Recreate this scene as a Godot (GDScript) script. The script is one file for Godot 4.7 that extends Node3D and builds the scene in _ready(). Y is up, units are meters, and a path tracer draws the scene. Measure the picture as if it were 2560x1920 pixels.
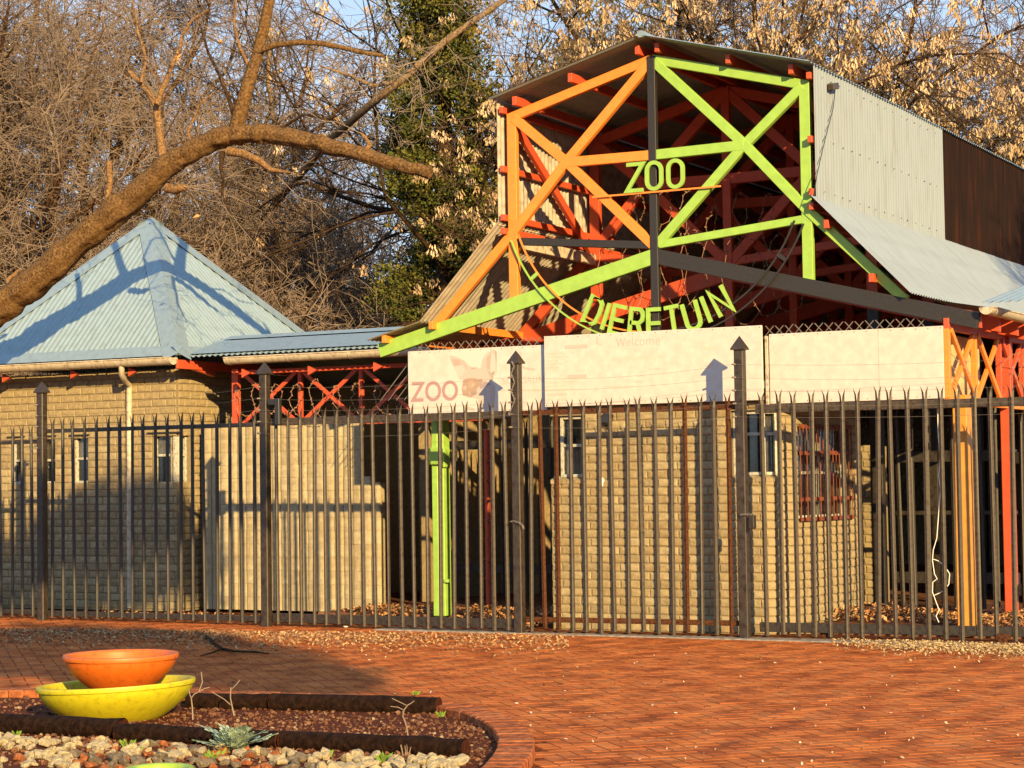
extends Node3D
# World: x runs along the entrance front to the right, -z into the place, y up, metres.
# A point (u, y, n) of the plan is Vector3(u, y, -n); the photographer stands at the origin.

const FOCAL := 5062.885
var cam: Camera3D
var M := {}
var T := {}
var names := {}
var rng := RandomNumberGenerator.new()


class MB:
	var v := PackedVector3Array()
	var n := PackedVector3Array()
	var c := PackedColorArray()
	var uv := PackedVector2Array()
	var tint := Color.WHITE
	var coloured := false
	var mapped := false

	func put(p: Vector3, q: Vector3, t := Vector2.ZERO) -> void:
		v.append(p)
		n.append(q)
		if coloured:
			c.append(tint)
		if mapped:
			uv.append(t)

	func tri(a: Vector3, b: Vector3, d: Vector3) -> void:  # counterclockwise seen from outside
		var q := (b - a).cross(d - a).normalized()
		put(a, q)
		put(d, q)
		put(b, q)

	func quad(a: Vector3, b: Vector3, d: Vector3, e: Vector3) -> void:
		tri(a, b, d)
		tri(a, d, e)

	func smooth_quad(a: Vector3, b: Vector3, d: Vector3, e: Vector3, na: Vector3, nb: Vector3, nd: Vector3, ne: Vector3) -> void:
		var q := (b - a).cross(d - a)
		if q.length_squared() < 1e-14:
			q = (d - a).cross(e - a)
		if q.dot(na + nd) >= 0.0:
			put(a, na); put(d, nd); put(b, nb)
			put(a, na); put(e, ne); put(d, nd)
		else:
			put(a, na); put(b, nb); put(d, nd)
			put(a, na); put(d, nd); put(e, ne)

	func box(x: Transform3D, s: Vector3, bevel := 0.0) -> void:
		var h := s * 0.5
		if bevel <= 0.0:
			var p := []
			for k in 8:
				p.append(x * Vector3(h.x if k & 1 else -h.x, h.y if k & 2 else -h.y, h.z if k & 4 else -h.z))
			quad(p[0], p[2], p[3], p[1]); quad(p[4], p[5], p[7], p[6])
			quad(p[0], p[1], p[5], p[4]); quad(p[2], p[6], p[7], p[3])
			quad(p[0], p[4], p[6], p[2]); quad(p[1], p[3], p[7], p[5])
			return
		var b: float = min(bevel, min(h.x, min(h.y, h.z)) * 0.9)
		var g := h - Vector3(b, b, b)
		var centre := x.origin
		var f := func(sx: float, sy: float, sz: float, axis: int) -> Vector3:
			var q := Vector3(sx * g.x, sy * g.y, sz * g.z)
			q[axis] += b * [sx, sy, sz][axis]
			return x * q
		for axis in 3:
			var a1 := (axis + 1) % 3
			var a2 := (axis + 2) % 3
			for s0 in [-1.0, 1.0]:
				var r := []
				for st in [[-1.0, -1.0], [1.0, -1.0], [1.0, 1.0], [-1.0, 1.0]]:
					var sg := [0.0, 0.0, 0.0]
					sg[axis] = s0; sg[a1] = st[0]; sg[a2] = st[1]
					r.append(f.call(sg[0], sg[1], sg[2], axis))
				facing(r[0], r[1], r[2], r[3], centre)
			# edges parallel to this axis
			for s1 in [-1.0, 1.0]:
				for s2 in [-1.0, 1.0]:
					var r := []
					for st in [[-1.0, a1], [1.0, a1], [1.0, a2], [-1.0, a2]]:
						var sg := [0.0, 0.0, 0.0]
						sg[axis] = st[0]; sg[a1] = s1; sg[a2] = s2
						r.append(f.call(sg[0], sg[1], sg[2], st[1]))
					facing(r[0], r[1], r[2], r[3], centre)
		for sx in [-1.0, 1.0]:
			for sy in [-1.0, 1.0]:
				for sz in [-1.0, 1.0]:
					var a: Vector3 = f.call(sx, sy, sz, 0)
					var d: Vector3 = f.call(sx, sy, sz, 1)
					var e: Vector3 = f.call(sx, sy, sz, 2)
					if (d - a).cross(e - a).dot(a - centre) > 0:
						tri(a, d, e)
					else:
						tri(a, e, d)

	func facing(a: Vector3, b: Vector3, d: Vector3, e: Vector3, centre: Vector3) -> void:
		if (b - a).cross(d - a).dot((a + d) * 0.5 - centre) > 0:
			quad(a, b, d, e)
		else:
			quad(a, e, d, b)

	func bar(a: Vector3, b: Vector3, w: float, d: float, depth_axis := Vector3(0, 0, 1), bevel := 0.0) -> void:
		# a beam from a to b; d is its size along depth_axis, w across
		var y := (b - a).normalized()
		var zz := (depth_axis - y * depth_axis.dot(y)).normalized()
		var xx := y.cross(zz)
		box(Transform3D(Basis(xx, y, zz), (a + b) * 0.5), Vector3(w, (b - a).length(), d), bevel)

	func tube(pts: Array, rad: Array, sides := 6, cap := true) -> void:
		var k := pts.size()
		var side := Vector3.ZERO
		var before := []
		var before_n := []
		for i in k:
			var dir: Vector3 = (pts[min(i + 1, k - 1)] - pts[max(i - 1, 0)]).normalized()
			if side == Vector3.ZERO:
				side = dir.cross(Vector3(0.3, 0.2, 0.93) if absf(dir.z) < 0.8 else Vector3(0.9, 0.3, 0.1)).normalized()
			else:
				side = (side - dir * side.dot(dir)).normalized()
			var up := dir.cross(side)
			var ring := []
			var ring_n := []
			for j in sides:
				var t := TAU * j / sides
				var q := side * cos(t) + up * sin(t)
				ring.append(pts[i] + q * rad[i])
				ring_n.append(q)
			if i > 0:
				for j in sides:
					var m := (j + 1) % sides
					smooth_quad(before[j], before[m], ring[m], ring[j], before_n[j], before_n[m], ring_n[m], ring_n[j])
			if cap and (i == 0 or i == k - 1) and rad[i] > 0.004:
				for j in sides:
					var m := (j + 1) % sides
					if i == 0:
						tri(pts[i], ring[m], ring[j])
					else:
						tri(pts[i], ring[j], ring[m])
			before = ring
			before_n = ring_n

	func lathe(profile: Array, at: Vector3, sides := 48, squash := 1.0) -> void:  # profile of Vector2(radius, height), outside first going up
		for i in profile.size() - 1:
			var p: Vector2 = profile[i]
			var q: Vector2 = profile[i + 1]
			var e := q - p
			var nn := Vector2(e.y, -e.x).normalized()
			var n1 := nn
			var n2 := nn
			if i > 0:
				var e0: Vector2 = p - profile[i - 1]
				var m0 := Vector2(e0.y, -e0.x).normalized()
				if m0.dot(nn) > 0.6:
					n1 = (m0 + nn).normalized()
			if i < profile.size() - 2:
				var e2: Vector2 = profile[i + 2] - q
				var m2 := Vector2(e2.y, -e2.x).normalized()
				if m2.dot(nn) > 0.6:
					n2 = (m2 + nn).normalized()
			for j in sides:
				var a := TAU * j / sides
				var b := TAU * (j + 1) / sides
				var ca := Vector3(cos(a), 0, sin(a) * squash)
				var cb := Vector3(cos(b), 0, sin(b) * squash)
				var y := Vector3.UP
				smooth_quad(at + ca * p.x + y * p.y, at + ca * q.x + y * q.y, at + cb * q.x + y * q.y, at + cb * p.x + y * p.y,
					(ca * n1.x + y * n1.y), (ca * n2.x + y * n2.y), (cb * n2.x + y * n2.y), (cb * n1.x + y * n1.y))

	func prism(poly: Array, front: Vector3, out: Vector3, depth: float) -> void:
		# a flat polygon of Vector3 (counterclockwise seen from out), moved by front, given thickness towards -out
		var flat := PackedVector2Array()
		var xx := Vector3.RIGHT if absf(out.x) < 0.7 else Vector3(0, 0, -1)
		xx = (xx - out * xx.dot(out)).normalized()
		var yy := out.cross(xx)
		for p in poly:
			flat.append(Vector2((p as Vector3).dot(xx), (p as Vector3).dot(yy)))
		var ids := Geometry2D.triangulate_polygon(flat)
		var back := -out * depth
		for i in range(0, ids.size(), 3):
			var a: Vector3 = poly[ids[i]] + front
			var b: Vector3 = poly[ids[i + 1]] + front
			var d: Vector3 = poly[ids[i + 2]] + front
			if (b - a).cross(d - a).dot(out) > 0:
				tri(a, b, d); tri(a + back, d + back, b + back)
			else:
				tri(a, d, b); tri(a + back, b + back, d + back)
		for i in poly.size():
			var a: Vector3 = poly[i] + front
			var b: Vector3 = poly[(i + 1) % poly.size()] + front
			quad(a, a + back, b + back, b)

	func commit() -> ArrayMesh:
		var a := []
		a.resize(Mesh.ARRAY_MAX)
		a[Mesh.ARRAY_VERTEX] = v
		a[Mesh.ARRAY_NORMAL] = n
		if coloured:
			a[Mesh.ARRAY_COLOR] = c
		if mapped:
			a[Mesh.ARRAY_TEX_UV] = uv
		var m := ArrayMesh.new()
		m.add_surface_from_arrays(Mesh.PRIMITIVE_TRIANGLES, a)
		return m


func P(u: float, y: float, n: float) -> Vector3:
	return Vector3(u, y, -n)


func lin(r: float, g: float, b: float) -> Color:
	return Color(r, g, b).linear_to_srgb()


# ---- where a point of the photograph lies in the place
func sight(px: float, py: float) -> Vector3:
	return cam.basis * Vector3((px - 1280.0) / FOCAL, -(py - 960.0) / FOCAL, -1.0)


func on_n(px: float, py: float, n: float) -> Vector3:
	var d := sight(px, py)
	return cam.position + d * (-n / d.z)


func on_u(px: float, py: float, u: float) -> Vector3:
	var d := sight(px, py)
	return cam.position + d * (u / d.x)


func on_ground(px: float, py: float, y := 0.0) -> Vector3:
	var d := sight(px, py)
	return cam.position + d * ((y - cam.position.y) / d.y)


func at_depth(px: float, py: float, depth: float) -> Vector3:
	return cam.position + sight(px, py) * depth


# ---- objects
func numbered(called: String) -> String:
	var k: int = names.get(called, 0)
	names[called] = k + 1
	return called if k == 0 else "%s_%03d" % [called, k]


func tag(o: Node, label: String, category := "", group := "", kind := "") -> void:
	if label:
		o.set_meta("label", label)
	if category:
		o.set_meta("category", category)
	if group:
		o.set_meta("group", group)
	if kind:
		o.set_meta("kind", kind)


func thing(called: String, label: String, category: String, at := Vector3.ZERO, group := "") -> Node3D:
	var o := Node3D.new()
	o.name = numbered(called)
	add_child(o)
	o.position = at
	tag(o, label, category, group)
	return o


func world_of(o: Node) -> Transform3D:
	var t := Transform3D()
	while o is Node3D and o != self:
		t = (o as Node3D).transform * t
		o = o.get_parent()
	return t


func part(parent: Node, called: String, mesh: Mesh, m: Material, x := Transform3D(), label := "") -> MeshInstance3D:
	var o := MeshInstance3D.new()
	o.mesh = mesh
	o.material_override = m
	o.name = numbered(called) if parent == self else called
	parent.add_child(o, true)
	o.transform = world_of(parent).affine_inverse() * x
	if label:
		o.set_meta("label", label)
	return o


func holder(parent: Node, called: String) -> Node3D:  # a part that is made of sub-parts
	var o := Node3D.new()
	o.name = called
	parent.add_child(o, true)
	return o


func many(parent: Node, called: String, mesh: Mesh, m: Material, xs: Array, cols := []) -> MultiMeshInstance3D:
	var mm := MultiMesh.new()
	mm.transform_format = MultiMesh.TRANSFORM_3D
	mm.use_colors = cols.size() > 0
	mm.mesh = mesh
	mm.instance_count = xs.size()
	for i in xs.size():
		mm.set_instance_transform(i, xs[i])
		if cols.size() > 0:
			mm.set_instance_color(i, cols[i])
	var o := MultiMeshInstance3D.new()
	o.multimesh = mm
	o.material_override = m
	o.name = numbered(called) if parent == self else called
	parent.add_child(o, true)
	o.transform = world_of(parent).affine_inverse()
	return o


# ---- materials
func noise_tex(freq: float, lo: Color, hi: Color, octaves := 5, kind := FastNoiseLite.TYPE_SIMPLEX_SMOOTH, mid = null, size := 512, seed_ := 1) -> NoiseTexture2D:
	var f := FastNoiseLite.new()
	f.noise_type = kind
	f.frequency = freq
	f.fractal_octaves = octaves
	f.seed = seed_
	var t := NoiseTexture2D.new()
	t.width = size
	t.height = size
	t.seamless = true
	t.noise = f
	var g := Gradient.new()
	g.set_color(0, lo)
	g.set_color(1, hi)
	if mid != null:
		g.add_point(mid[0], mid[1])
	t.color_ramp = g
	return t


func bump_tex(freq: float, strength: float, octaves := 5, kind := FastNoiseLite.TYPE_SIMPLEX_SMOOTH) -> NoiseTexture2D:
	var f := FastNoiseLite.new()
	f.noise_type = kind
	f.frequency = freq
	f.fractal_octaves = octaves
	f.seed = 7
	var t := NoiseTexture2D.new()
	t.width = 512
	t.height = 512
	t.seamless = true
	t.as_normal_map = true
	t.bump_strength = strength
	t.noise = f
	return t


func mat(col: Color, rough := 0.7, tex: Texture2D = null, scale := 1.0, bump: Texture2D = null, bump_scale := 1.0, metal := 0.0, stretch := Vector3.ONE) -> StandardMaterial3D:
	var m := StandardMaterial3D.new()
	m.albedo_color = col
	m.roughness = rough
	m.metallic_specular = 0.5 if rough < 0.75 else 0.2
	m.metallic = metal
	if tex or bump:
		m.uv1_triplanar = true
		m.uv1_world_triplanar = true
		m.uv1_scale = stretch * scale
	if tex:
		m.albedo_texture = tex
	if bump:
		m.normal_enabled = true
		m.normal_texture = bump
		m.normal_scale = bump_scale
	return m


func G(v: float) -> Color:
	return Color(v, v, v)


func materials() -> void:
	T.soft = noise_tex(0.012, G(0.80), G(1.0))
	T.paint = noise_tex(0.02, G(0.91), G(1.0), 4)
	T.dirt = noise_tex(0.03, Color(0.84, 0.80, 0.76), Color(1, 1, 1), 5, FastNoiseLite.TYPE_SIMPLEX_SMOOTH, [0.4, Color(0.96, 0.955, 0.95)], 512, 19)
	T.worn_paint = noise_tex(0.022, Color(0.66, 0.60, 0.55), Color(1, 1, 1), 6, FastNoiseLite.TYPE_SIMPLEX_SMOOTH, [0.36, Color(0.96, 0.955, 0.95)], 512, 29)
	T.mottle = noise_tex(0.02, G(0.55), G(1.0), 6)
	T.fine = noise_tex(0.06, G(0.7), G(1.0), 4, FastNoiseLite.TYPE_SIMPLEX_SMOOTH, null, 512, 5)
	T.streak = noise_tex(0.03, Color(0.62, 0.55, 0.5), Color(1, 1, 1), 5, FastNoiseLite.TYPE_SIMPLEX_SMOOTH, [0.42, Color(0.9, 0.88, 0.86)], 512, 9)
	T.rust = noise_tex(0.02, Color(0.30, 0.14, 0.08), Color(0.10, 0.085, 0.085), 6, FastNoiseLite.TYPE_SIMPLEX_SMOOTH, [0.42, Color(0.16, 0.105, 0.09)], 512, 3)
	T.worn = noise_tex(0.018, Color(0.50, 0.36, 0.27), Color(1, 1, 1), 6, FastNoiseLite.TYPE_SIMPLEX_SMOOTH, [0.45, Color(0.85, 0.78, 0.72)], 512, 13)
	T.rock = noise_tex(0.03, G(0.5), Color(1, 0.97, 0.92), 6, FastNoiseLite.TYPE_SIMPLEX_SMOOTH, null, 512, 21)
	T.bark = noise_tex(0.03, Color(0.30, 0.26, 0.22), Color(1, 0.94, 0.86), 6, FastNoiseLite.TYPE_SIMPLEX_SMOOTH, [0.4, Color(0.66, 0.58, 0.5)], 512, 31)
	T.paver = noise_tex(0.012, Color(0.62, 0.52, 0.50), Color(1.0, 0.98, 0.95), 6, FastNoiseLite.TYPE_SIMPLEX_SMOOTH, [0.5, Color(0.9, 0.82, 0.78)], 1024, 41)
	T.soil = noise_tex(0.04, Color(0.40, 0.32, 0.28), Color(1.0, 0.9, 0.8), 6, FastNoiseLite.TYPE_SIMPLEX_SMOOTH, null, 512, 51)
	T.b_fine = bump_tex(0.05, 3.0)
	T.b_rough = bump_tex(0.025, 8.0, 6)
	T.b_bark = bump_tex(0.03, 14.0, 6)

	M.orange = mat(lin(0.81, 0.25, 0.035), 0.55, T.paint, 0.8)
	M.green = mat(lin(0.30, 0.50, 0.078), 0.55, T.paint, 0.8)
	M.black = mat(lin(0.030, 0.026, 0.023), 0.55, T.fine, 1.2)
	M.red = mat(lin(0.56, 0.082, 0.028), 0.55, T.paint, 0.8)
	M.yellow = mat(lin(0.70, 0.31, 0.05), 0.5, T.soft, 0.7)
	M.cream = mat(lin(0.60, 0.53, 0.40), 0.5, T.streak, 0.8)
	M.window_frame = mat(lin(0.50, 0.50, 0.42), 0.5, T.streak, 1.3)
	M.white_sheet = mat(lin(0.24, 0.285, 0.32), 0.5, T.dirt, 0.3, null, 1.0, 0.0, Vector3(1, 0.25, 1.4))
	M.galvanised = mat(lin(0.25, 0.335, 0.375), 0.45, T.dirt, 0.5, null, 1.0, 0.15)
	M.under_sheet = mat(lin(0.46, 0.43, 0.36), 0.5, T.streak, 0.5)
	M.rusty_sheet = mat(lin(0.8, 0.8, 0.8), 0.9, T.rust, 0.7, null, 1.0, 0.0, Vector3(1, 0.12, 1.6))
	M.zinc_strip = mat(lin(0.245, 0.325, 0.365), 0.4, T.dirt, 0.6, null, 1.0, 0.2)
	M.bricks = []
	for c in [lin(0.385, 0.30, 0.165), lin(0.35, 0.262, 0.14), lin(0.43, 0.345, 0.20), lin(0.335, 0.262, 0.15)]:
		M.bricks.append(mat(c, 0.9, T.soft, 2.2, T.b_rough, 0.35))
	M.brick_any = mat(lin(0.38, 0.295, 0.165), 0.9, T.soft, 2.2, T.b_rough, 0.35)
	M.mortar = mat(lin(0.33, 0.26, 0.15), 0.95, T.fine, 2.0)
	M.tan_block = []
	for c in [lin(0.46, 0.375, 0.23), lin(0.44, 0.355, 0.21), lin(0.48, 0.40, 0.25)]:
		M.tan_block.append(mat(c, 0.9, T.soft, 1.6, T.b_rough, 0.25))
	M.steel = mat(lin(0.066, 0.054, 0.037), 0.5, T.worn, 2.2)
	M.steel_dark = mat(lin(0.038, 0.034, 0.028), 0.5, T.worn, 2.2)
	M.steel_rust = mat(lin(0.105, 0.048, 0.026), 0.8, T.worn, 3.0)
	M.post = mat(lin(0.046, 0.038, 0.030), 0.5, T.worn, 1.3)
	M.wire = mat(lin(0.25, 0.21, 0.17), 0.5, null, 1.0, null, 1.0, 0.4)
	M.barbed = mat(lin(0.30, 0.17, 0.11), 0.6)
	M.sign_white = mat(lin(0.60, 0.53, 0.475), 0.45, T.paint, 0.8)
	M.sign_edge = mat(lin(0.55, 0.5, 0.42), 0.5, T.streak, 1.0)
	M.print_grey = mat(lin(0.41, 0.37, 0.33), 0.5)
	M.print_faint = mat(lin(0.53, 0.455, 0.375), 0.5)
	M.print_purple = mat(lin(0.36, 0.21, 0.21), 0.5)
	M.glass = mat(Color(0.10, 0.12, 0.13, 0.35), 0.05)
	M.glass.transparency = BaseMaterial3D.TRANSPARENCY_ALPHA
	M.curtain = mat(lin(0.36, 0.32, 0.24), 0.8, T.streak, 1.0)
	M.blind = mat(lin(0.70, 0.68, 0.60), 0.7, T.soft, 1.0)
	M.floor = mat(lin(0.30, 0.13, 0.075), 0.9, T.mottle, 0.8, T.b_rough, 0.3)
	M.concrete = mat(lin(0.42, 0.36, 0.29), 0.95, T.mottle, 0.9, T.b_rough, 0.3)
	M.ground = mat(lin(0.26, 0.115, 0.055), 0.95, T.soil, 0.35, T.b_rough, 0.5)
	M.sand = mat(lin(0.31, 0.115, 0.042), 0.95, T.soil, 1.0)
	M.pavers = []
	for c in [lin(0.50, 0.172, 0.049), lin(0.485, 0.163, 0.046), lin(0.515, 0.183, 0.054), lin(0.47, 0.153, 0.046), lin(0.50, 0.182, 0.060)]:
		M.pavers.append(mat(c, 0.9, T.paver, 0.2, T.b_rough, 0.25))
	M.paver_any = mat(Color.WHITE, 0.9, T.paver, 0.2, T.b_rough, 0.25)
	M.paver_any.vertex_color_use_as_albedo = true
	M.kerb = [mat(lin(0.52, 0.155, 0.055), 0.9, T.mottle, 1.4, T.b_rough, 0.4), mat(lin(0.47, 0.135, 0.05), 0.9, T.mottle, 1.4, T.b_rough, 0.4), mat(lin(0.55, 0.18, 0.07), 0.9, T.mottle, 1.4, T.b_rough, 0.4)]
	M.soil = mat(lin(0.20, 0.075, 0.042), 0.95, T.soil, 2.0, T.b_rough, 1.0)
	M.log = mat(lin(0.032, 0.018, 0.013), 0.85, T.bark, 1.2, T.b_bark, 0.6)
	M.log_end = mat(lin(0.10, 0.035, 0.02), 0.9, T.bark, 4.0, T.b_rough, 0.5)
	M.bowl_orange = mat(lin(0.60, 0.125, 0.008), 0.5, T.worn_paint, 1.6)
	M.bowl_yellow = mat(lin(0.52, 0.46, 0.010), 0.5, T.worn_paint, 1.6)
	M.bowl_dirt = mat(lin(0.26, 0.115, 0.055), 0.95, T.soil, 3.0)
	M.bowl_lime = mat(lin(0.34, 0.50, 0.04), 0.4, T.soft, 2.0)
	M.stones = {"cream": mat(lin(0.62, 0.52, 0.33), 0.9, T.rock, 3.0, T.b_rough, 0.6), "grey": mat(lin(0.27, 0.22, 0.16), 0.9, T.rock, 3.0, T.b_rough, 0.6), "red": mat(lin(0.48, 0.17, 0.07), 0.9, T.rock, 3.0, T.b_rough, 0.6)}
	M.chip = mat(Color.WHITE, 0.95, T.rock, 4.0)
	M.chip.vertex_color_use_as_albedo = true
	M.bark_grey = mat(lin(0.40, 0.34, 0.26), 0.95, T.bark, 1.5)
	M.bark = mat(lin(0.29, 0.205, 0.11), 0.95, T.bark, 1.7, T.b_bark, 0.5, 0.0, Vector3(1, 1, 1))
	M.bark_pale = mat(lin(0.44, 0.31, 0.18), 0.95, T.bark, 2.0, T.b_bark, 0.4)
	M.bark_far = mat(lin(0.19, 0.13, 0.085), 0.95, T.bark, 0.8, T.b_bark, 0.5)
	M.bark_dark = mat(lin(0.09, 0.065, 0.045), 0.95, T.bark, 0.8, T.b_bark, 0.5)
	M.twig = mat(lin(0.225, 0.165, 0.122), 0.95)
	M.twig_dark = mat(lin(0.13, 0.085, 0.055), 0.95)
	M.twig_grey = mat(lin(0.26, 0.20, 0.15), 0.95)
	M.seed = mat(Color.WHITE, 0.8)
	M.seed.vertex_color_use_as_albedo = true
	M.leaf = mat(Color.WHITE, 0.75)
	M.leaf.vertex_color_use_as_albedo = true
	M.dry_leaf = mat(Color.WHITE, 0.9)
	M.dry_leaf.vertex_color_use_as_albedo = true
	M.plant = mat(lin(0.30, 0.38, 0.27), 0.85)
	M.weed = mat(lin(0.16, 0.26, 0.04), 0.8)
	M.plastic_white = mat(lin(0.78, 0.75, 0.68), 0.5)
	M.plastic_black = mat(lin(0.02, 0.02, 0.02), 0.45)
	M.bar_rust = mat(lin(0.22, 0.06, 0.024), 0.7, T.worn, 2.0)
	M.blue_reflection = mat(lin(0.18, 0.26, 0.36), 0.6, T.streak, 0.8)  # bluish reflection put into the colour of a panel
	M.panel_tan = mat(lin(0.66, 0.50, 0.27), 0.8, T.soft, 0.9)


func _ready() -> void:
	rng.seed = 11
	# camera
	cam = Camera3D.new()
	cam.name = "camera"
	add_child(cam)
	cam.position = Vector3(0, 1.45, 0)
	cam.basis = Basis(Vector3.UP, 0.493418866) * Basis(Vector3.RIGHT, 0.0453874667) * Basis(Vector3(0, 0, 1), -0.0147827)
	cam.fov = rad_to_deg(2.0 * atan(960.0 / FOCAL))
	cam.far = 900.0
	cam.current = true
	# sky
	var env := Environment.new()
	var sky := Sky.new()
	var air := ProceduralSkyMaterial.new()
	air.sky_top_color = Color(0.46, 0.56, 0.68)
	air.sky_horizon_color = Color(0.64, 0.69, 0.72)
	air.sky_curve = 0.12
	air.ground_bottom_color = Color(0.22, 0.16, 0.12)
	air.ground_horizon_color = Color(0.55, 0.52, 0.48)
	air.sun_angle_max = 1.0
	air.sky_energy_multiplier = 1.12
	sky.sky_material = air
	env.background_mode = Environment.BG_SKY
	env.sky = sky
	env.tonemap_mode = Environment.TONE_MAPPER_LINEAR
	env.tonemap_exposure = 2.0
	env.sdfgi_enabled = true
	env.ssao_enabled = true
	env.ssil_enabled = true
	var we := WorldEnvironment.new()
	we.name = "environment"
	we.environment = env
	add_child(we)
	# the low sun behind the photographer's right shoulder
	var sun := DirectionalLight3D.new()
	sun.name = "sun"
	sun.light_color = Color(1.0, 0.86, 0.60)
	sun.light_energy = 1.6
	sun.light_angular_distance = 0.5
	sun.shadow_enabled = true
	add_child(sun)
	sun.look_at_from_position(Vector3(20, 9, 20), Vector3(20, 9, 20) + Vector3(-1.07, -0.444, -1.0))

	materials()
	ground()
	entrance_hall()
	signs()
	ticket_booth()
	corner_pavilion()
	walkways()
	block_wall()
	fences()
	inside_things()
	garden_bed()
	litter()
	trees()


# ---------------------------------------------------------------- ground
func sheet(a: Vector3, b: Vector3, d: Vector3, e: Vector3) -> ArrayMesh:
	var mb := MB.new()
	mb.quad(a, b, d, e)
	return mb.commit()


func inside_bed(p: Vector3) -> bool:
	return Geometry2D.is_point_in_polygon(Vector2(p.x, p.z), bed_outer)


var bed_outer := PackedVector2Array()
var bed_inner := PackedVector2Array()
var bed_line: Array = []


func bed_shape() -> void:
	var px := [[-420, 1748], [-200, 1746], [0, 1747], [300, 1750], [600, 1757], [900, 1768], [1060, 1780], [1160, 1797], [1235, 1822], [1280, 1855], [1290, 1892], [1268, 1935], [1210, 1985], [1080, 2050], [860, 2130], [400, 2260], [-300, 2300]]
	var c := Curve3D.new()
	for i in px.size():
		var p := on_ground(px[i][0], px[i][1])
		var before := on_ground(px[max(i - 1, 0)][0], px[max(i - 1, 0)][1])
		var after := on_ground(px[min(i + 1, px.size() - 1)][0], px[min(i + 1, px.size() - 1)][1])
		var t := (after - before) / 6.0
		c.add_point(p, -t, t)
	c.bake_interval = 0.02
	bed_line = []
	var l := c.get_baked_length()
	var s := 0.0
	while s < l:
		bed_line.append(c.sample_baked_with_rotation(s))
		s += 0.112
	var pts: Array = []
	for x in bed_line:
		pts.append((x as Transform3D).origin)
	for i in pts.size():
		var dir: Vector3 = (pts[min(i + 1, pts.size() - 1)] - pts[max(i - 1, 0)]).normalized()
		var side := Vector3(-dir.z, 0, dir.x)
		bed_outer.append(Vector2(pts[i].x - side.x * 0.10, pts[i].z - side.z * 0.10))
		bed_inner.append(Vector2(pts[i].x + side.x * 0.10, pts[i].z + side.z * 0.10))
	bed_line = pts


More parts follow.
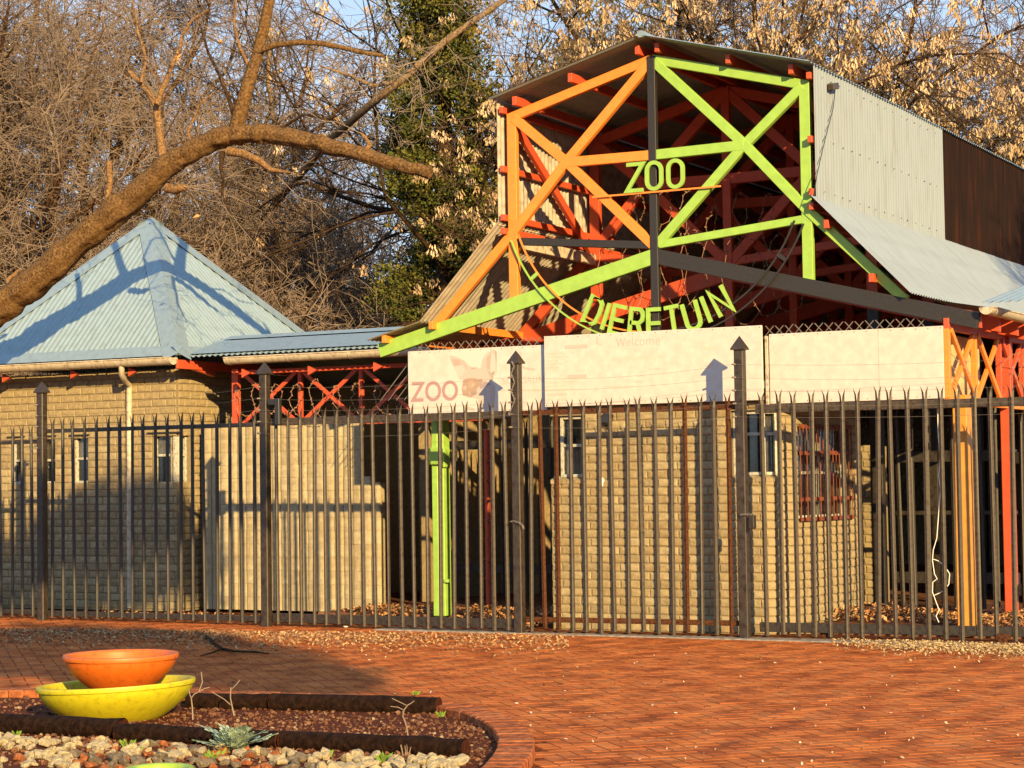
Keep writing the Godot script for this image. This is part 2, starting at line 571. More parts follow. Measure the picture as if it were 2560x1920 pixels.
func ground() -> void:
	bed_shape()
	var g := part(self, "ground", sheet(P(-250, -0.034, -150), P(250, -0.034, -150), P(250, -0.034, 350), P(-250, -0.034, 350)), M.ground)
	tag(g, "", "", "", "structure")
	var pave := Node3D.new()
	pave.name = "paving"
	add_child(pave)
	tag(pave, "red clay brick paving laid in herringbone before the fence", "", "", "structure")
	part(pave, "bedding_sand", sheet(P(-22, -0.0022, 3), P(4, -0.0022, 3), P(4, -0.0022, 17.3), P(-22, -0.0022, 17.3)), M.sand)
	# bricks of the paving, 0.1 x 0.2 m, turned 45 degrees to the fence
	var w := 0.104
	var shapes := []
	for k in 3:
		var mb := MB.new()
		var h := Vector3(0.2015, 0.02, 0.0975) * 0.5
		var r := 0.0035
		var top := []
		var low := []
		for s in [[-1, -1], [-1, 1], [1, 1], [1, -1]]:
			top.append(Vector3(s[0] * (h.x - r), rng.randf_range(-0.0003, 0.0003), s[1] * (h.z - r)))
			low.append(Vector3(s[0] * h.x, -0.004, s[1] * h.z))
		mb.quad(top[0], top[1], top[2], top[3])
		for i in 4:
			var j := (i + 1) % 4
			mb.quad(low[i], low[j], top[j], top[i])
			mb.quad(low[i] + Vector3(0, -0.02, 0), low[j] + Vector3(0, -0.02, 0), low[j], low[i])
		shapes.append(mb.commit())
	var spots := []
	var eye := Vector2(-sin(0.4934), -cos(0.4934))
	for i in range(-190, 190):
		for j in range(-190, 190):
			var d := posmod(i - j, 4)
			if d != 0 and d != 3:
				continue
			var q := Vector2((i + 1.0) * w, (j + 0.5) * w) if d == 0 else Vector2((i + 0.5) * w, (j + 1.0) * w)
			var p := Vector3((q.x - q.y) * 0.70711, 0, -(q.x + q.y) * 0.70711)
			p += P(-7.0, 0, 11.0)
			var far := p.x * eye.x + p.z * eye.y
			var across := p.x * -eye.y + p.z * eye.x
			if far < 7.6 or -p.z > 16.95 or absf(across) > far * 0.253 + 2.6 or -p.z < 4.5 or p.x > 2.5:
				continue
			if inside_bed(p):
				continue
			spots.append([far, p, (PI / 4 if d == 0 else -PI / 4)])
	spots.sort_custom(func(a, b): return a[0] < b[0])
	var xs := []
	var cols := []
	var tones := [Color(0.50, 0.172, 0.049), Color(0.485, 0.163, 0.046), Color(0.515, 0.183, 0.054), Color(0.47, 0.153, 0.046), Color(0.50, 0.182, 0.060)]
	var made := 0
	for s in spots:
		var p: Vector3 = s[1]
		var b := Basis(Vector3.UP, s[2]) * Basis(Vector3.RIGHT, rng.randfn(0, 0.002)) * Basis(Vector3(0, 0, 1), rng.randfn(0, 0.0015))
		var x := Transform3D(b, p + Vector3(0, rng.randfn(0, 0.0006), 0))
		var seen: bool = absf(p.x * -eye.y + p.z * eye.x) < s[0] * 0.256 and s[0] > 9.9
		if made < 300 and seen:
			part(pave, "paving_brick", shapes[rng.randi() % 3], M.pavers[rng.randi() % 5], x)
			made += 1
		else:
			xs.append(x)
			var c: Color = tones[rng.randi() % 5]
			var k := rng.randf_range(0.93, 1.05)
			cols.append(Color(c.r * k, c.g * k, c.b * k))
	var rest := many(pave, "paving_bricks", shapes[0], M.paver_any, xs, cols)
	rest.set_meta("kind", "stuff")
	# concrete strip under the gates and the raised floor inside
	var strip := MB.new()
	strip.box(Transform3D(Basis(), P(-7.2, -0.04, 16.62)), Vector3(6.4, 0.098, 0.34), 0.01)
	tag(part(self, "concrete_threshold", strip.commit(), M.concrete), "", "", "", "structure")
	var fl := MB.new()
	fl.box(Transform3D(Basis(), P(-7.6, -0.06, 23.4)), Vector3(8.4, 0.26, 11.6), 0.01)
	tag(part(self, "floor", fl.commit(), M.floor), "", "", "", "structure")
	var fl2 := MB.new()
	fl2.box(Transform3D(Basis(), P(-13.4, -0.06, 20.7)), Vector3(3.0, 0.24, 3.6), 0.01)
	tag(part(self, "walkway_floor", fl2.commit(), M.floor), "", "", "", "structure")


# ---------------------------------------------------------------- corrugated sheets
func corrugated(a: Vector3, along: Vector3, up: Vector3, length: float, height: Callable, pitch := 0.076, deep := 0.009, steps := 6) -> ArrayMesh:
	# waves follow each other along; each wave runs in direction up, up to height(s)
	var mb := MB.new()
	var nn := along.cross(up).normalized()
	var n := int(ceil(length / pitch * steps))
	var p0 := []
	for i in n + 1:
		var s: float = length * i / n
		var ph := s / pitch * TAU
		var lift := nn * (sin(ph) * deep)
		var q := (nn - along * (cos(ph) * deep * TAU / pitch)).normalized()
		var lo := 0.0
		var hi: float = height.call(s)
		var base := a + along * s + lift
		var p1 := [base + up * lo, base + up * hi, q]
		if i > 0:
			mb.smooth_quad(p0[0], p1[0], p1[1], p0[1], p0[2], p1[2], p1[2], p0[2])
		p0 = p1
	return mb.commit()


func sheets(parent: Node, called: String, a: Vector3, along: Vector3, up: Vector3, length: float, height: float, m: Material, width := 0.762) -> void:
	# a run of sheets laid side by side, each lapping over the next
	var s := 0.0
	var k := 0
	var nn := along.cross(up).normalized()
	while s < length - 0.01:
		var l: float = min(width + 0.04, length - s)
		var x := corrugated(a + along * s + nn * (0.0025 if k % 2 else 0.0), along, up, l, func(_s): return height)
		part(parent, called, x, m)
		s += width
		k += 1


func screws(parent: Node, a: Vector3, b: Vector3, step: float, out: Vector3, r := 0.008) -> void:
	var mb := MB.new()
	var l := (b - a).length()
	var s := step * 0.5
	var side := out.cross(Vector3.UP if absf(out.y) < 0.9 else Vector3.RIGHT).normalized()
	var up := out.cross(side)
	while s < l:
		var p: Vector3 = a + (b - a) / l * s + side * rng.randf_range(-0.01, 0.01)
		var ring := []
		for j in 6:
			ring.append(p + (side * cos(TAU * j / 6) + up * sin(TAU * j / 6)) * r)
		for j in 6:
			mb.facing(ring[j], ring[(j + 1) % 6], p + out * r * 0.8, p + out * r * 0.8, p - out)
		s += step * rng.randf_range(0.8, 1.2)
	var o := part(parent, "roofing_screws", mb.commit(), M.steel)
	o.set_meta("kind", "stuff")


# ---------------------------------------------------------------- the entrance hall
const MID := -7.665


func hall_frame(parent: Node, n: float, k: Dictionary, deep := 0.06, width := 1.0) -> void:
	# one frame of the hall in the plane n: k gives the material of each member
	var f := func(u: float, y: float, lift: float) -> Vector3: return P(MID + u, y, n + deep * 0.5 - lift)
	var lifts := {"rafter": 0.0, "wall_post": 0.004, "brace": 0.008, "collar": 0.012, "tie": 0.002, "bottom_beam": 0.016, "king_post": 0.020}
	for s in [-1.0, 1.0]:
		var side := "left" if s < 0 else "right"
		var run := [
			["rafter", [[s * 1.53, 4.895], [0, 5.305]], 0.088],
			["wall_post", [[s * 1.487, 4.93], [s * 1.487, 3.12]], 0.098],
			["brace", [[s * 1.47, 4.90], [s * 0.905, 4.42], [s * 0.02, 3.565]], 0.088],
			["leg_brace", [[s * 0.02, 5.28], [s * 0.905, 4.42], [s * 1.487, 3.785], [s * 2.37, 2.93]], 0.09],
			["collar", [[s * 0.905, 4.415], [0, 4.405]], 0.092],
			["tie", [[s * 1.44, 3.70], [0, 3.565]], 0.072],
			["bottom_beam", [[0, 3.462], [s * 3.01, 2.715]], 0.142]]
		for r in run:
			var mb := MB.new()
			var lift: float = lifts.get(r[0], 0.0) if r[0] != "leg_brace" else 0.010
			var pts: Array = r[1]
			for i in pts.size() - 1:
				mb.bar(f.call(pts[i][0], pts[i][1], lift + i * 0.0015), f.call(pts[i + 1][0], pts[i + 1][1], lift + i * 0.0015), r[2] * width, deep, Vector3(0, 0, 1), 0.004)
			var key: String = r[0] + "_" + side
			part(parent, r[0], mb.commit(), k.get(key, k.get(r[0], k["all"])))
	var mb := MB.new()
	mb.bar(f.call(0, 5.33, 0.02), f.call(0, 2.3, 0.02), 0.078 * width, deep, Vector3(0, 0, 1), 0.004)
	part(parent, "king_post", mb.commit(), k.get("king_post", k["all"]))


func entrance_hall() -> void:
	var hall := thing("entrance_hall", "open zoo entrance hall with corrugated roof and bright orange and green timber front frame", "building", P(MID, 0, 17.05))
	var front := holder(hall, "front_frame")
	hall_frame(front, 17.08, {"all": M.green, "rafter_left": M.orange, "wall_post_left": M.orange, "brace_left": M.orange, "leg_brace_left": M.orange, "collar_left": M.orange, "tie_left": M.black,
		"bottom_beam_left": M.green, "bottom_beam_right": M.black, "king_post": M.black})
	for n in [18.88, 20.72, 22.56, 24.4, 26.24]:
		var fr := holder(hall, "roof_frame")
		hall_frame(fr, n, {"all": M.red}, 0.07, 1.15)
	# red posts under the inner frames
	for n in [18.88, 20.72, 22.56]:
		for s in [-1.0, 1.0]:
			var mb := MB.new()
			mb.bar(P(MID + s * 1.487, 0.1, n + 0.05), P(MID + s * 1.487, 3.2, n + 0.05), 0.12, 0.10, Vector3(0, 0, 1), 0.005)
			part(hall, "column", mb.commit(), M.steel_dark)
	# purlins over the rafters, girts on the walls: their cut ends show at the front
	var back := 29.0
	for s in [-1.0, 1.0]:
		var wall_brace := MB.new()
		wall_brace.bar(P(MID + s * 1.50, 4.86, 17.15), P(MID + s * 1.50, 3.74, 18.84), 0.085, 0.05, Vector3(1, 0, 0), 0.004)
		part(hall, "wall_brace", wall_brace.commit(), M.red)
		for q in [[0.10, 5.385], [0.80, 5.20], [1.40, 5.04]]:
			var mb := MB.new()
			mb.bar(P(MID + s * q[0], q[1], 16.98), P(MID + s * q[0], q[1], back), 0.045, 0.085, Vector3(0, 1, 0), 0.003)
			part(hall, "purlin", mb.commit(), M.red)
		for y in [4.97, 4.40, 3.93, 3.80]:
			var mb := MB.new()
			mb.bar(P(MID + s * 1.558, y, 17.0), P(MID + s * 1.558, y, back), 0.042, 0.06, Vector3(0, 1, 0), 0.003)
			part(hall, "girt", mb.commit(), M.red)
		for q in ([[2.36, 2.90], [2.90, 2.79]] if s < 0 else [[1.70, 3.60], [2.1, 3.10]]):
			var mb := MB.new()
			mb.bar(P(MID + s * q[0], q[1] + 0.03, 16.98), P(MID + s * q[0], q[1] + 0.03, back), 0.045, 0.075, Vector3(0, 1, 0), 0.003)
			part(hall, "purlin", mb.commit(), M.red if s > 0 else M.orange)
	# roofs: the upper gable, and the steep skirts below the side walls
	var deep := back - 16.86
	var into := Vector3(0, 0, -1)
	var sl := Vector3(1.62, -0.425, 0).normalized()
	sheets(hall, "roof_sheet", P(MID + 1.62, 5.065, 16.86), into, Vector3(-sl.x, -sl.y, 0), deep, 1.675, M.galvanised)
	sheets(hall, "roof_sheet", P(MID - 1.62, 5.065, back), -into, Vector3(sl.x, -sl.y, 0), deep, 1.675, M.galvanised)
	var cap := MB.new()
	cap.tube([P(MID, 5.495, 16.84), P(MID, 5.495, back)], [0.035, 0.035], 8)
	part(hall, "ridge_cap", cap.commit(), M.zinc_strip)
	# right side wall: pale sheets, then rusty ones; left wall the same way round
	sheets(hall, "wall_sheet", P(MID + 1.60, 3.86, 17.02), into, Vector3.UP, 3.97, 1.20, M.white_sheet)
	sheets(hall, "rusty_wall_sheet", P(MID + 1.585, 3.86, 21.0), into, Vector3.UP, back - 21.0, 1.20, M.rusty_sheet)
	for y in [3.95, 4.42, 4.98]:
		screws(hall, P(MID + 1.61, y, 17.1), P(MID + 1.61, y, 20.9), 0.24, Vector3.RIGHT)
	sheets(hall, "wall_sheet", P(MID - 1.60, 3.86, back), -into, Vector3.UP, back - 17.02, 1.20, M.under_sheet)
	var dn := Vector3(0.88, -0.91, 0)
	var dl := dn.length()
	dn = dn.normalized()
	sheets(hall, "skirt_roof_sheet", P(MID + 1.585 + 0.88, 3.885 - 0.91, 16.93), into, Vector3(-dn.x, -dn.y, 0), deep - 0.1, dl, M.white_sheet)
	sheets(hall, "skirt_roof_sheet", P(MID - 1.585 - 0.88, 3.885 - 0.91, back), -into, Vector3(dn.x, -dn.y, 0), deep - 0.1, dl, M.under_sheet)
	# the low eaves strip on the left where the skirt flattens out
	var lo := Vector3(0.62, 0.16, 0)
	sheets(hall, "eaves_sheet", P(MID - 3.08, 2.815, back), -into, lo.normalized(), deep - 0.1, lo.length(), M.under_sheet)
	var wb := MB.new()
	wb.bar(P(MID - 1.50, 3.70, 17.2), P(MID - 1.50, 3.66, 20.6), 0.05, 0.11, Vector3(0, 1, 0), 0.004)
	part(hall, "eaves_board", wb.commit(), M.cream)
	# rear and side walls
	var rear := MB.new()
	rear.box(Transform3D(Basis(), P(MID, 2.6, back + 0.1)), Vector3(8.6, 5.2, 0.12))
	part(hall, "rear_wall", rear.commit(), M.bricks[1])
	var side := MB.new()
	side.box(Transform3D(Basis(), P(MID - 3.9, 1.35, 24.2)), Vector3(0.12, 2.7, 9.6))
	part(hall, "side_wall", side.commit(), M.bricks[1])
	# the two front columns
	var gc := MB.new()
	gc.bar(P(-10.265, 0.07, 17.48), P(-10.265, 2.72, 17.48), 0.07, 0.10, Vector3(0, 0, 1), 0.006)
	gc.bar(P(-10.19, 0.07, 17.50), P(-10.19, 2.72, 17.50), 0.05, 0.13, Vector3(0, 0, 1), 0.006)
	gc.bar(P(-10.215, 0.07, 17.47), P(-10.215, 2.72, 17.47), 0.025, 0.06, Vector3(0, 0, 1), 0.004)
	var green_col := part(hall, "column", gc.commit(), M.green, Transform3D(), "bright green ribbed column")
	var gk := MB.new()
	gk.box(Transform3D(Basis(), P(-10.245, 1.66, 17.42)), Vector3(0.125, 0.17, 0.06), 0.006)
	part(green_col, "bracket", gk.commit(), M.green)
	gk = MB.new()
	gk.box(Transform3D(Basis(), P(-10.155, 1.64, 17.47)), Vector3(0.03, 0.19, 0.12), 0.006)
	part(green_col, "bracket", gk.commit(), M.green)
	gk = MB.new()
	gk.box(Transform3D(Basis(), P(-10.15, 0.42, 17.44)), Vector3(0.05, 0.035, 0.05), 0.004)
	part(green_col, "bracket", gk.commit(), M.green)
	var yc := MB.new()
	yc.bar(P(-4.935, 0.0, 17.52), P(-4.935, 2.1, 17.52), 0.125, 0.22, Vector3(0, 0, 1), 0.006)
	part(hall, "column", yc.commit(), M.yellow, Transform3D(), "yellow ochre front column")
	var rc := MB.new()
	rc.bar(P(-4.93, 0.0, 19.0), P(-4.93, 2.75, 19.0), 0.11, 0.10, Vector3(0, 0, 1), 0.006)
	part(hall, "column", rc.commit(), M.red)
	# lattice down the right side, above head height
	var lat := holder(hall, "side_lattice")
	var pn := MB.new()
	pn.box(Transform3D(Basis(), P(-5.05, 2.34, 17.78)), Vector3(0.02, 0.60, 1.42))
	part(lat, "board", pn.commit(), M.panel_tan)
	var edge := MB.new()
	edge.bar(P(-4.93, 2.70, 17.05), P(-4.93, 2.70, 21.0), 0.05, 0.10, Vector3(0, 1, 0), 0.004)
	part(lat, "rail", edge.commit(), M.red)
	edge = MB.new()
	edge.bar(P(-4.93, 2.04, 17.05), P(-4.93, 2.04, 21.0), 0.05, 0.05, Vector3(0, 1, 0), 0.004)
	part(lat, "rail", edge.commit(), M.orange)
	for i in 5:
		var a := 17.07 + i * 0.84
		var mu: Material = M.orange if i < 2 else M.red
		var mb := MB.new()
		mb.bar(P(-4.93, 2.06, a), P(-4.93, 2.66, a), 0.05, 0.05, Vector3(1, 0, 0), 0.003)
		part(lat, "lattice_post", mb.commit(), mu)
		mb = MB.new()
		mb.bar(P(-4.925, 2.07, a + 0.03), P(-4.925, 2.65, a + 0.80), 0.05, 0.03, Vector3(1, 0, 0), 0.003)
		part(lat, "lattice_bar", mb.commit(), mu)
		mb = MB.new()
		mb.bar(P(-4.905, 2.65, a + 0.03), P(-4.905, 2.07, a + 0.80), 0.05, 0.03, Vector3(1, 0, 0), 0.003)
		part(lat, "lattice_bar", mb.commit(), mu)
	# rafter tails that stick out over the lattice
	for i in 4:
		var n := 17.16 + i * 0.62
		var mb := MB.new()
		mb.prism([P(-4.66, 2.66, n), P(-4.66, 2.80, n), P(-5.0, 2.86, n), P(-5.0, 2.74, n)].duplicate(), Vector3.ZERO, Vector3(0, 0, 1), 0.05)
		part(hall, "rafter_tail", mb.commit(), M.red)
	# flat strip of sheet over the lattice, from the skirt's foot to the gutter
	var so := MB.new()
	so.quad(P(MID + 3.06, 2.84, 17.3), P(MID + 3.06, 2.84, back), P(MID + 2.42, 2.96, back), P(MID + 2.42, 2.96, 17.3))
	part(hall, "eaves_sheet", so.commit(), M.galvanised)
	var sh := MB.new()
	sh.box(Transform3D(Basis(), P(-4.98, 1.4, 24.8)), Vector3(0.1, 2.8, 8.4))
	part(hall, "side_wall", sh.commit(), M.bricks[1])
	# electric fitting and its loose cable on the white wall
	var box_ := MB.new()
	box_.box(Transform3D(Basis(Vector3(1, 0, 0), 0.2), on_u(2083, 216, MID + 1.64)), Vector3(0.06, 0.06, 0.16), 0.006)
	tag(part(self, "junction_box", box_.commit(), M.steel), "small brown metal box fixed near the top of the white corrugated wall", "box")
	var cb := MB.new()
	var line := []
	for q in [[2088, 222], [2083, 270], [2070, 320], [2055, 380], [2042, 440], [2034, 490]]:
		line.append(on_u(q[0], q[1], MID + 1.63))
	cb.tube(line, [0.004, 0.004, 0.004, 0.004, 0.004, 0.004], 4)
	tag(part(self, "cable", cb.commit(), M.plastic_black), "thin dark cable hanging down the white corrugated wall", "cable")
	# inner frames' shade inside comes from the solid roofs above
	letters_zoo()
	letters_arc()
	gutters_right()


func stroke(mb: MB, pts: Array, w: float, n0: float, deep: float, closed := false) -> void:
	# a flat line of width w through 2-D points, mitred, given depth into the wall
	var k := pts.size()
	var l := []
	var r := []
	for i in k:
		var a: Vector2 = pts[(i - 1 + k) % k] if (closed or i > 0) else pts[0] * 2.0 - pts[1]
		var b: Vector2 = pts[i]
		var d: Vector2 = pts[(i + 1) % k] if (closed or i < k - 1) else pts[k - 1] * 2.0 - pts[k - 2]
		var t1 := (b - a).normalized()
		var t2 := (d - b).normalized()
		var nn := Vector2(-(t1 + t2).y, (t1 + t2).x).normalized()
		var m: float = min(1.0 / max(0.35, nn.dot(Vector2(-t1.y, t1.x))), 2.2)
		l.append(b + nn * w * 0.5 * m)
		r.append(b - nn * w * 0.5 * m)
	var f := func(p: Vector2, dn: float) -> Vector3: return P(p.x, p.y, n0 + dn)
	for i in (k if closed else k - 1):
		var j := (i + 1) % k
		mb.quad(f.call(r[i], 0), f.call(r[j], 0), f.call(l[j], 0), f.call(l[i], 0))
		mb.quad(f.call(l[i], deep), f.call(l[j], deep), f.call(r[j], deep), f.call(r[i], deep))
		mb.quad(f.call(l[i], 0), f.call(l[j], 0), f.call(l[j], deep), f.call(l[i], deep))
		mb.quad(f.call(r[j], 0), f.call(r[i], 0), f.call(r[i], deep), f.call(r[j], deep))
	if not closed:
		mb.quad(f.call(l[0], 0), f.call(l[0], deep), f.call(r[0], deep), f.call(r[0], 0))
		mb.quad(f.call(r[k - 1], 0), f.call(r[k - 1], deep), f.call(l[k - 1], deep), f.call(l[k - 1], 0))


func stadium(w: float, h: float, seg := 10) -> Array:
	var r := []
	for i in seg + 1:
		var t := PI * i / seg
		r.append(Vector2(cos(t) * w * 0.5, h * 0.5 - w * 0.5 + sin(t) * w * 0.5))
	for i in seg + 1:
		var t := PI + PI * i / seg
		r.append(Vector2(cos(t) * w * 0.5, -h * 0.5 + w * 0.5 + sin(t) * w * 0.5))
	return r


func glyph(ch: String, w: float, h: float) -> Array:  # strokes of a letter, [points, closed], centred on its box
	var a := w * 0.5
	var b := h * 0.5
	match ch:
		"Z": return [[[Vector2(-a, b), Vector2(a, b), Vector2(-a, -b), Vector2(a, -b)], false]]
		"O": return [[stadium(w, h), true]]
		"D":
			var p := [Vector2(-a, -b), Vector2(-a, b), Vector2(0, b)]
			for i in 7:
				var t := PI * 0.5 - PI * i / 6.0
				p.append(Vector2(a - b * 0.55 + cos(t) * b * 0.55, sin(t) * b * 0.55 + (b * 0.45 if i < 3 else (-b * 0.45 if i > 3 else 0.0))))
			p.append(Vector2(0, -b))
			return [[p, true]]
		"I": return [[[Vector2(0, -b), Vector2(0, b)], false]]
		"E": return [[[Vector2(a, b), Vector2(-a, b), Vector2(-a, -b), Vector2(a, -b)], false], [[Vector2(-a, 0.0), Vector2(a * 0.9, 0.0)], false]]
		"R":
			var p := [Vector2(-a, -b), Vector2(-a, b), Vector2(a * 0.3, b)]
			for i in 5:
				var t := PI * 0.5 - PI * (i + 0.5) / 5.0
				p.append(Vector2(a * 0.3 + cos(t) * a * 0.7, b * 0.5 + sin(t) * b * 0.5))
			p.append(Vector2(a * 0.3, 0.0))
			p.append(Vector2(-a, 0.0))
			return [[p, false], [[Vector2(a * 0.2, 0.0), Vector2(a, -b)], false]]
		"T": return [[[Vector2(-a, b), Vector2(a, b)], false], [[Vector2(0, b), Vector2(0, -b)], false]]
		"U":
			var p := [Vector2(-a, b)]
			for i in 9:
				var t := PI + PI * i / 8.0
				p.append(Vector2(cos(t) * a, -b + a + sin(t) * a))
			p.append(Vector2(a, b))
			return [[p, false]]
		"N": return [[[Vector2(-a, -b), Vector2(-a, b), Vector2(a, -b), Vector2(a, b)], false]]
	return []


func letters_zoo() -> void:
	var t := thing("zoo_lettering", "lime green cut-out letters reading ZOO across the middle of the front frame", "lettering", P(-7.66, 4.07, 16.98))
	var x := [-7.835, -7.64, -7.425]
	var i := 0
	for ch in ["Z", "O", "O"]:
		var mb := MB.new()
		var lay := 0.0
		for g in glyph(ch, 0.145 if ch == "O" else 0.165, 0.245):
			var pts := []
			for p in g[0]:
				pts.append(Vector2(x[i], 4.205) + p)
			stroke(mb, pts, 0.036, 17.03, 0.025, g[1])
		part(t, "letter_" + ch.to_lower(), mb.commit(), M.green)
		i += 1
	var mb := MB.new()
	mb.bar(P(-8.28, 4.055, 17.045), P(-6.98, 4.055, 17.045), 0.016, 0.012, Vector3(0, 0, 1))
	part(t, "support_bar", mb.commit(), M.orange)


func letters_arc() -> void:
	var t := thing("dieretuin_lettering", "lime green cut-out letters reading DIERETUIN along a hanging arc", "lettering", P(MID, 2.66, 16.98))
	var mid := Vector2(MID, 4.25)
	for rr in [[1.583, "outer_arc"], [1.492, "inner_arc"]]:
		for s in [0, 1]:
			var pts := []
			for i in 33:
				var a := (-70.0 + i * 70.0 / 32.0) if s == 0 else (i * 68.0 / 32.0)
				pts.append(mid + Vector2(sin(deg_to_rad(a)), -cos(deg_to_rad(a))) * rr[0])
			var mb := MB.new()
			stroke(mb, pts, 0.014, 17.038 + s * 0.002, 0.016)
			part(t, rr[1], mb.commit(), (M.green if rr[1] == "outer_arc" else M.orange) if s == 0 else M.black)
	for a in [[-54.0, M.green], [55.0, M.black]]:
		var d := Vector2(sin(deg_to_rad(a[0])), -cos(deg_to_rad(a[0])))
		var mb := MB.new()
		stroke(mb, [mid + d * 1.485, mid + d * 1.59], 0.034, 17.034, 0.022)
		part(t, "arc_spacer", mb.commit(), a[1])
	var word := "DIERETUIN"
	var wide := {"D": 0.135, "I": 0.0, "E": 0.125, "R": 0.125, "T": 0.14, "U": 0.135, "N": 0.135}
	var angs := [-26.0, -20.4, -15.0, -7.3, 0.2, 7.8, 15.6, 21.6, 28.2]
	for i in 9:
		var a: float = deg_to_rad(angs[i])
		var out := Vector2(sin(a), -cos(a))
		var right := Vector2(cos(a), sin(a))
		var mb := MB.new()
		var lay := 0.0
		for g in glyph(word[i], wide[word[i]], 0.255):
			var pts := []
			for p in g[0]:
				pts.append(mid + out * (1.412 - p.y) + right * p.x)
			stroke(mb, pts, 0.037, 17.024 + lay, 0.025 - lay * 2.0, g[1])
			lay += 0.002
		part(t, "letter_" + word[i].to_lower(), mb.commit(), M.green)


func half_gutter(a: Vector3, b: Vector3, r: float, out: Vector3) -> ArrayMesh:
	# a half-round gutter from a to b with a rolled front lip and end caps
	var mb := MB.new()
	var k := 12
	for i in k:
		var t0 := PI * i / k
		var t1 := PI * (i + 1) / k
		var q0 := out * cos(t0) - Vector3.UP * sin(t0)
		var q1 := out * cos(t1) - Vector3.UP * sin(t1)
		mb.smooth_quad(a + q0 * r, b + q0 * r, b + q1 * r, a + q1 * r, q0, q0, q1, q1)
		mb.smooth_quad(a + q1 * r * 0.96, b + q1 * r * 0.96, b + q0 * r * 0.96, a + q0 * r * 0.96, -q1, -q1, -q0, -q0)
		mb.tri(a, a + q0 * r, a + q1 * r)
		mb.tri(b, b + q1 * r, b + q0 * r)
	mb.tube([a + out * r, b + out * r], [0.008, 0.008], 6)
	return mb.commit()


func gutter_bands(parent: Node, a: Vector3, b: Vector3, r: float, out: Vector3, where: Array) -> void:
	for w in where:
		var mb := MB.new()
		var c: Vector3 = a.lerp(b, w)
		var dir := (b - a).normalized()
		for i in 12:
			var t0 := PI * 1.1 * i / 12
			var t1 := PI * 1.1 * (i + 1) / 12
			var q0 := out * cos(t0) - Vector3.UP * sin(t0)
			var q1 := out * cos(t1) - Vector3.UP * sin(t1)
			mb.quad(c - dir * 0.012 + q0 * (r + 0.006), c + dir * 0.012 + q0 * (r + 0.006), c + dir * 0.012 + q1 * (r + 0.006), c - dir * 0.012 + q1 * (r + 0.006))
		part(parent, "gutter_bracket", mb.commit(), M.cream)


func gutters_right() -> void:
	var t := thing("side_canopy", "corrugated side canopy roof with cream half-round gutter at the hall's right edge", "canopy", P(-4.2, 0, 17.2))
	var a := P(-4.56, 2.82, 16.98)
	var b := P(-4.56, 2.82, 21.0)
	part(t, "gutter", half_gutter(a, b, 0.062, Vector3.RIGHT), M.cream)
	gutter_bands(t, a, b, 0.062, Vector3.RIGHT, [0.03, 0.09, 0.3, 0.55])
	var up := Vector3(0, 0.24, -1.35)
	part(t, "roof_sheet", corrugated(P(-4.60, 2.86, 17.0), Vector3.RIGHT, up.normalized(), 0.34, func(_s): return up.length()), M.galvanised)


# ---------------------------------------------------------------- sign boards
func lettering(parent: Node, called: String, text: String, m: Material, left: float, base: float, cap: float, n: float, squeeze := 1.0, serif := false) -> void:
	# printed words: cap is the height of a capital
	var tm := TextMesh.new()
	var f := SystemFont.new()
	f.font_names = PackedStringArray(["Droid Serif" if serif else "Droid Sans"])
	tm.font = f
	tm.text = text
	tm.font_size = 64
	tm.pixel_size = cap / 46.0
	tm.depth = 0.0012
	tm.horizontal_alignment = HORIZONTAL_ALIGNMENT_LEFT
	tm.vertical_alignment = VERTICAL_ALIGNMENT_BOTTOM
	var box := tm.get_aabb()
	var o := part(parent, called, tm, m)
	o.transform = world_of(parent).affine_inverse() * Transform3D(Basis.from_scale(Vector3(squeeze, 1, 1)), P(left - box.position.x * squeeze, base - box.position.y, n))


func fill_poly(im: Image, pts: Array, col: Color) -> void:
	var lo := 100000.0
	var hi := -100000.0
	for p in pts:
		lo = min(lo, p.y)
		hi = max(hi, p.y)
	for y in range(max(0, int(lo)), min(im.get_height() - 1, int(hi)) + 1):
		var xs := []
		for i in pts.size():
			var a: Vector2 = pts[i]
			var b: Vector2 = pts[(i + 1) % pts.size()]
			if (a.y <= y + 0.5) != (b.y <= y + 0.5):
				xs.append(a.x + (y + 0.5 - a.y) / (b.y - a.y) * (b.x - a.x))
		xs.sort()
		for k in range(0, xs.size() - 1, 2):
			for x in range(max(0, int(round(xs[k]))), min(im.get_width(), int(round(xs[k + 1])))):
				im.set_pixel(x, y, im.get_pixel(x, y).lerp(col, col.a) if col.a < 1.0 else col)


